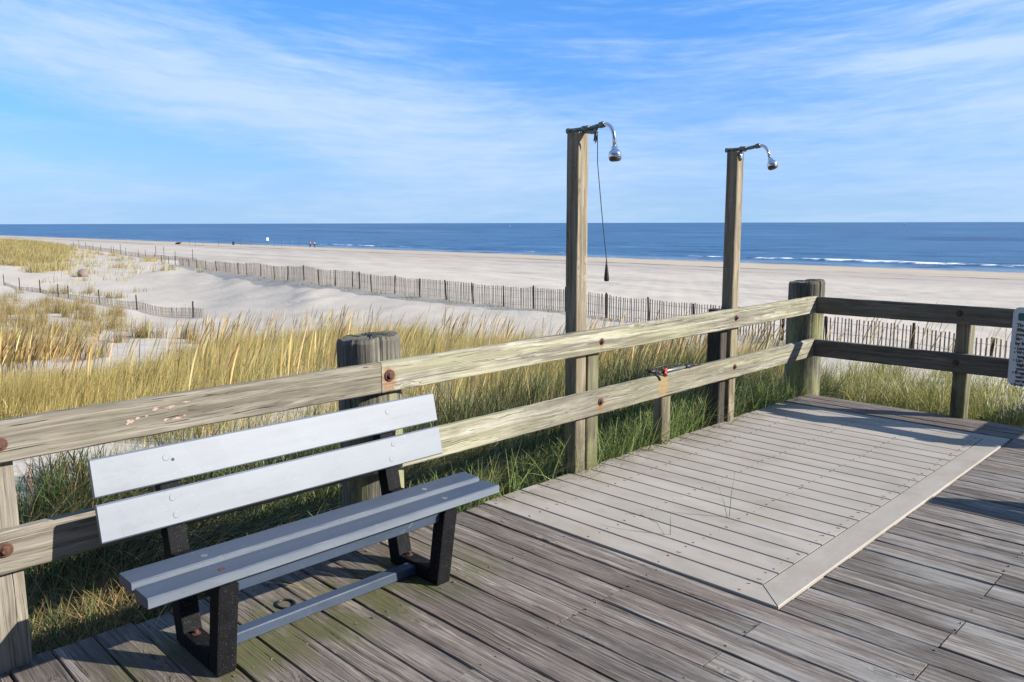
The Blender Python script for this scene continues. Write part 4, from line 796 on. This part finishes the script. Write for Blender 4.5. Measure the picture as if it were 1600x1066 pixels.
# overturned basket-like drum half buried in the sand
q = ud(131, 66); x, y = q; z = zat(x, y); m = MB(); N = 18; ax = Vector((.75, -.35, -.28)).normalized()
m.lathe(Vector((x, y, z + .22)) - ax * .4, ax, [(0, .02), (.01, .26), (.2, .36), (.5, .42), (.9, .43), (.905, .39), (.6, .38), (.59, .02)], 22)
tag(m.build('buried_drum', plain('weathered_drum', (.20, .155, .14), .8, .2, 0, .3, 6), None, True), 'tilted weathered drum half buried in the sand beyond the left fence', 'drum')
# thin stakes of a rope line on the far beach
for i, u_ in enumerate((300, 309, 321, 345, 380, 395, 431, 443, 456, 470)):
    q = ud(u_, 228 - i * 1.2); x, y = q; z = zat(x, y); m = MB(); m.tube([(x, y, z - .2), (x + .05, y, z + 1.9)], [.05, .045], 6)
    tag(m.build('beach_stake', M_stub), 'thin stake in the row standing across the far beach', 'stake', 'thin stakes in a row across the far beach')
def boat(x, y, label, L):
    b = thing('boat', label, 'boat', None, (x, y, -5.2)); m = MB(); H = L * .16
    st = [(-.5, .14, .9), (-.2, .17, .85), (.2, .15, .95), (.42, .07, 1.2), (.5, .01, 1.35)]; vs = []
    for t, w, h in st: vs += [(x + t * L, y - w * L, -5.2 + H * h), (x + t * L, y - w * L * .6, -5.5), (x + t * L, y + w * L * .6, -5.5), (x + t * L, y + w * L, -5.2 + H * h)]
    fs = [(k * 4 + i, k * 4 + (i + 1) % 4, k * 4 + 4 + (i + 1) % 4, k * 4 + 4 + i) for k in range(4) for i in range(4)] + [(0, 1, 2, 3), (19, 18, 17, 16)]
    w_ = plain('white_hull', (.8, .8, .8), .5); m.add(vs, fs); relative(m.build('hull', w_, b))
    m = MB(); m.plank(0, x - .2 * L, x + .15 * L, y - .1 * L, y + .1 * L, -5.2 + H * .8, -5.2 + H * 1.9, .05 * L); relative(m.build('cabin', w_, b))
q = ud(1407, 2300); boat(q[0], q[1], 'tiny white boat below the horizon toward the right', 9.)
q = ud(796, 1500); boat(q[0], q[1], 'tiny white boat below the horizon near the middle', 5.)

# ------------------------------------------------------------------ light and sky
SUN = Vector((1.65, .985, 1)).normalized(); EL = math.asin(SUN.z); ROT = math.atan2(SUN.x, SUN.y)
L = bpy.data.lights.new('sun', 'SUN'); L.energy = 5.0; L.angle = math.radians(.53); L.color = (1, .945, .85)
lo = link(bpy.data.objects.new('sun', L)); lo.rotation_euler = (-SUN).to_track_quat('-Z', 'Y').to_euler()
W = bpy.data.worlds.new('World'); bpy.context.scene.world = W; W.use_nodes = True
class WT(NT):
    def __init__(s, t): s.t = t; t.nodes.clear()
w = WT(W.node_tree)
sky = w.n('ShaderNodeTexSky', sky_type='NISHITA'); sky.sun_disc = False; sky.sun_elevation = EL; sky.sun_rotation = ROT; sky.air_density = 1.0; sky.dust_density = .35; sky.ozone_density = 2.2; sky.altitude = 0
D = w.n('ShaderNodeTexCoord').outputs['Generated']; dx, dy, dz = w.sep(D)
def dot(v3):
    nd = w.n('ShaderNodeVectorMath', operation='DOT_PRODUCT'); w.l(D, nd.inputs[0]); nd.inputs[1].default_value = v3; return nd.outputs['Value']
az = w.math('ARCTAN2', dot((RT[0], RT[1], 0)), dot((FW[0], FW[1], 0))); el = w.math('ARCSINE', dz)
# high cirrus: streaks that follow long shallow arcs across the sky
u2 = w.math('SUBTRACT', az, .27); v = w.math('SUBTRACT', el, w.math('MULTIPLY', w.math('MULTIPLY', u2, u2), w.math('MULTIPLY', el, .52)))
v = w.math('SUBTRACT', v, w.math('MULTIPLY', u2, .02))
cmb = w.n('ShaderNodeCombineXYZ'); w.l(az, cmb.inputs[0]); w.l(v, cmb.inputs[1]); q = cmb.outputs[0]
wn = w.noise(w.mapv(q, (2.2, 5, 1)), 1, 3, .5, out=1); wm = w.n('ShaderNodeVectorMath', operation='MULTIPLY_ADD'); w.l(wn, wm.inputs[0]); wm.inputs[1].default_value = (.10, .05, 0); w.l(q, wm.inputs[2]); q = wm.outputs[0]
n1 = w.noise(w.mapv(q, (2.6, 17, 1), (3.1, 1.7, 0)), 1, 6, .58); n2 = w.noise(w.mapv(q, (7, 62, 1), (1, 4, 0)), 1, 5, .6); n3 = w.noise(w.mapv(q, (1.6, 5.5, 1), (.35, 2.3, 0)), 1, 4, .5)
n4 = w.noise(w.mapv(q, (20, 150, 1), (2, 2, 0)), 1, 4, .65)
cl = w.math('ADD', w.math('MULTIPLY', n3, .42), w.math('ADD', w.math('MULTIPLY', n1, .36), w.math('ADD', w.math('MULTIPLY', n2, .34), w.math('MULTIPLY', n4, .18))))
def gauss(a0, e0, sa, se, amp, tilt=0.):
    a = w.math('SUBTRACT', az, a0); e = w.math('SUBTRACT', w.math('SUBTRACT', el, e0), w.math('MULTIPLY', a, tilt))
    r = w.math('ADD', w.math('POWER', w.math('DIVIDE', a, sa), 2.), w.math('POWER', w.math('DIVIDE', e, se), 2.)); return w.math('MULTIPLY', w.math('EXPONENT', w.math('MULTIPLY', r, -1.)), amp)
for g in ((-.42, .16, .34, .045, .17, -.22), (-.15, .115, .22, .05, .07, -.1), (-.30, .265, .22, .03, -.17, -.05), (-.58, .125, .14, .018, -.14, -.15), (-.42, .075, .18, .012, -.14, -.08), (.06, .165, .13, .022, -.08, -.1), (.52, .178, .13, .013, .24, .05), (.40, .10, .3, .03, .06, .12), (.10, .235, .25, .02, -.10, -.1)):
    cl = w.math('ADD', cl, gauss(*g))
mask = w.rng(cl, .50, .92)
mask = w.math('ADD', w.math('MULTIPLY', mask, 1.02), .04, None, True)
hz = w.rng(el, .0, .22, .42, 0.)
skyc = w.n('ShaderNodeHueSaturation'); w.l(sky.outputs[0], skyc.inputs['Color']); skyc.inputs['Saturation'].default_value = 1.18; skyc.inputs['Value'].default_value = 1.0
CL = (4.7, 6.3, 8.3)
tint = w.mix(w.rng(el, .0, .34), (.56, .82, 1.95), (.72, 1.31, 1.86)); base = w.mix(1., skyc.outputs[0], tint, 'MULTIPLY')
back = w.math('MULTIPLY', w.rng(dot((-FW[0], -FW[1], 0)), -.35, .45), w.rng(el, .9, .35)); dim = w.math('SUBTRACT', 1., w.math('MULTIPLY', back, .72))  # low sky behind the camera dimmed on purpose, to deepen shaded sides
base = w.mix(w.math('ADD', w.rng(el, .0, .17, .62, 0.), w.rng(el, .0, .05, .28, 0.)), base, (3.15, 5.3, 8.0)); col = w.mix(mask, base, CL)
bg = w.n('ShaderNodeBackground'); w.l(col, bg.inputs[0]); w.l(w.math('MULTIPLY', dim, .062), bg.inputs[1])
ow = w.n('ShaderNodeOutputWorld'); w.l(bg.outputs[0], ow.inputs[0])

# ------------------------------------------------------------------ camera
cam = bpy.data.cameras.new('camera'); cam.sensor_width = 36; cam.lens = 1242.557 / 1600 * 36; cam.clip_start = .05; cam.clip_end = 100000
co = link(bpy.data.objects.new('camera', cam)); bpy.context.scene.camera = co
pitch, roll, yaw = .147379661, -.00219554912, .783281021
f = Vector((-math.sin(yaw), math.cos(yaw), 0)); r = Vector((math.cos(yaw), math.sin(yaw), 0)); u = Vector((0, 0, 1))
f2 = f * math.cos(pitch) - u * math.sin(pitch); uu = u * math.cos(pitch) + f * math.sin(pitch)
r3 = r * math.cos(roll) + uu * math.sin(roll); u3 = uu * math.cos(roll) - r * math.sin(roll)
M = Matrix((r3, u3, -f2)).transposed().to_4x4(); M.translation = (0, 0, EYE); co.matrix_world = M
S = bpy.context.scene; S.view_settings.view_transform = 'Standard'; S.view_settings.look = 'None'; S.view_settings.exposure = .95; S.view_settings.gamma = 1
S.cycles.max_bounces = 6; S.cycles.transparent_max_bounces = 4; S.cycles.use_denoising = True
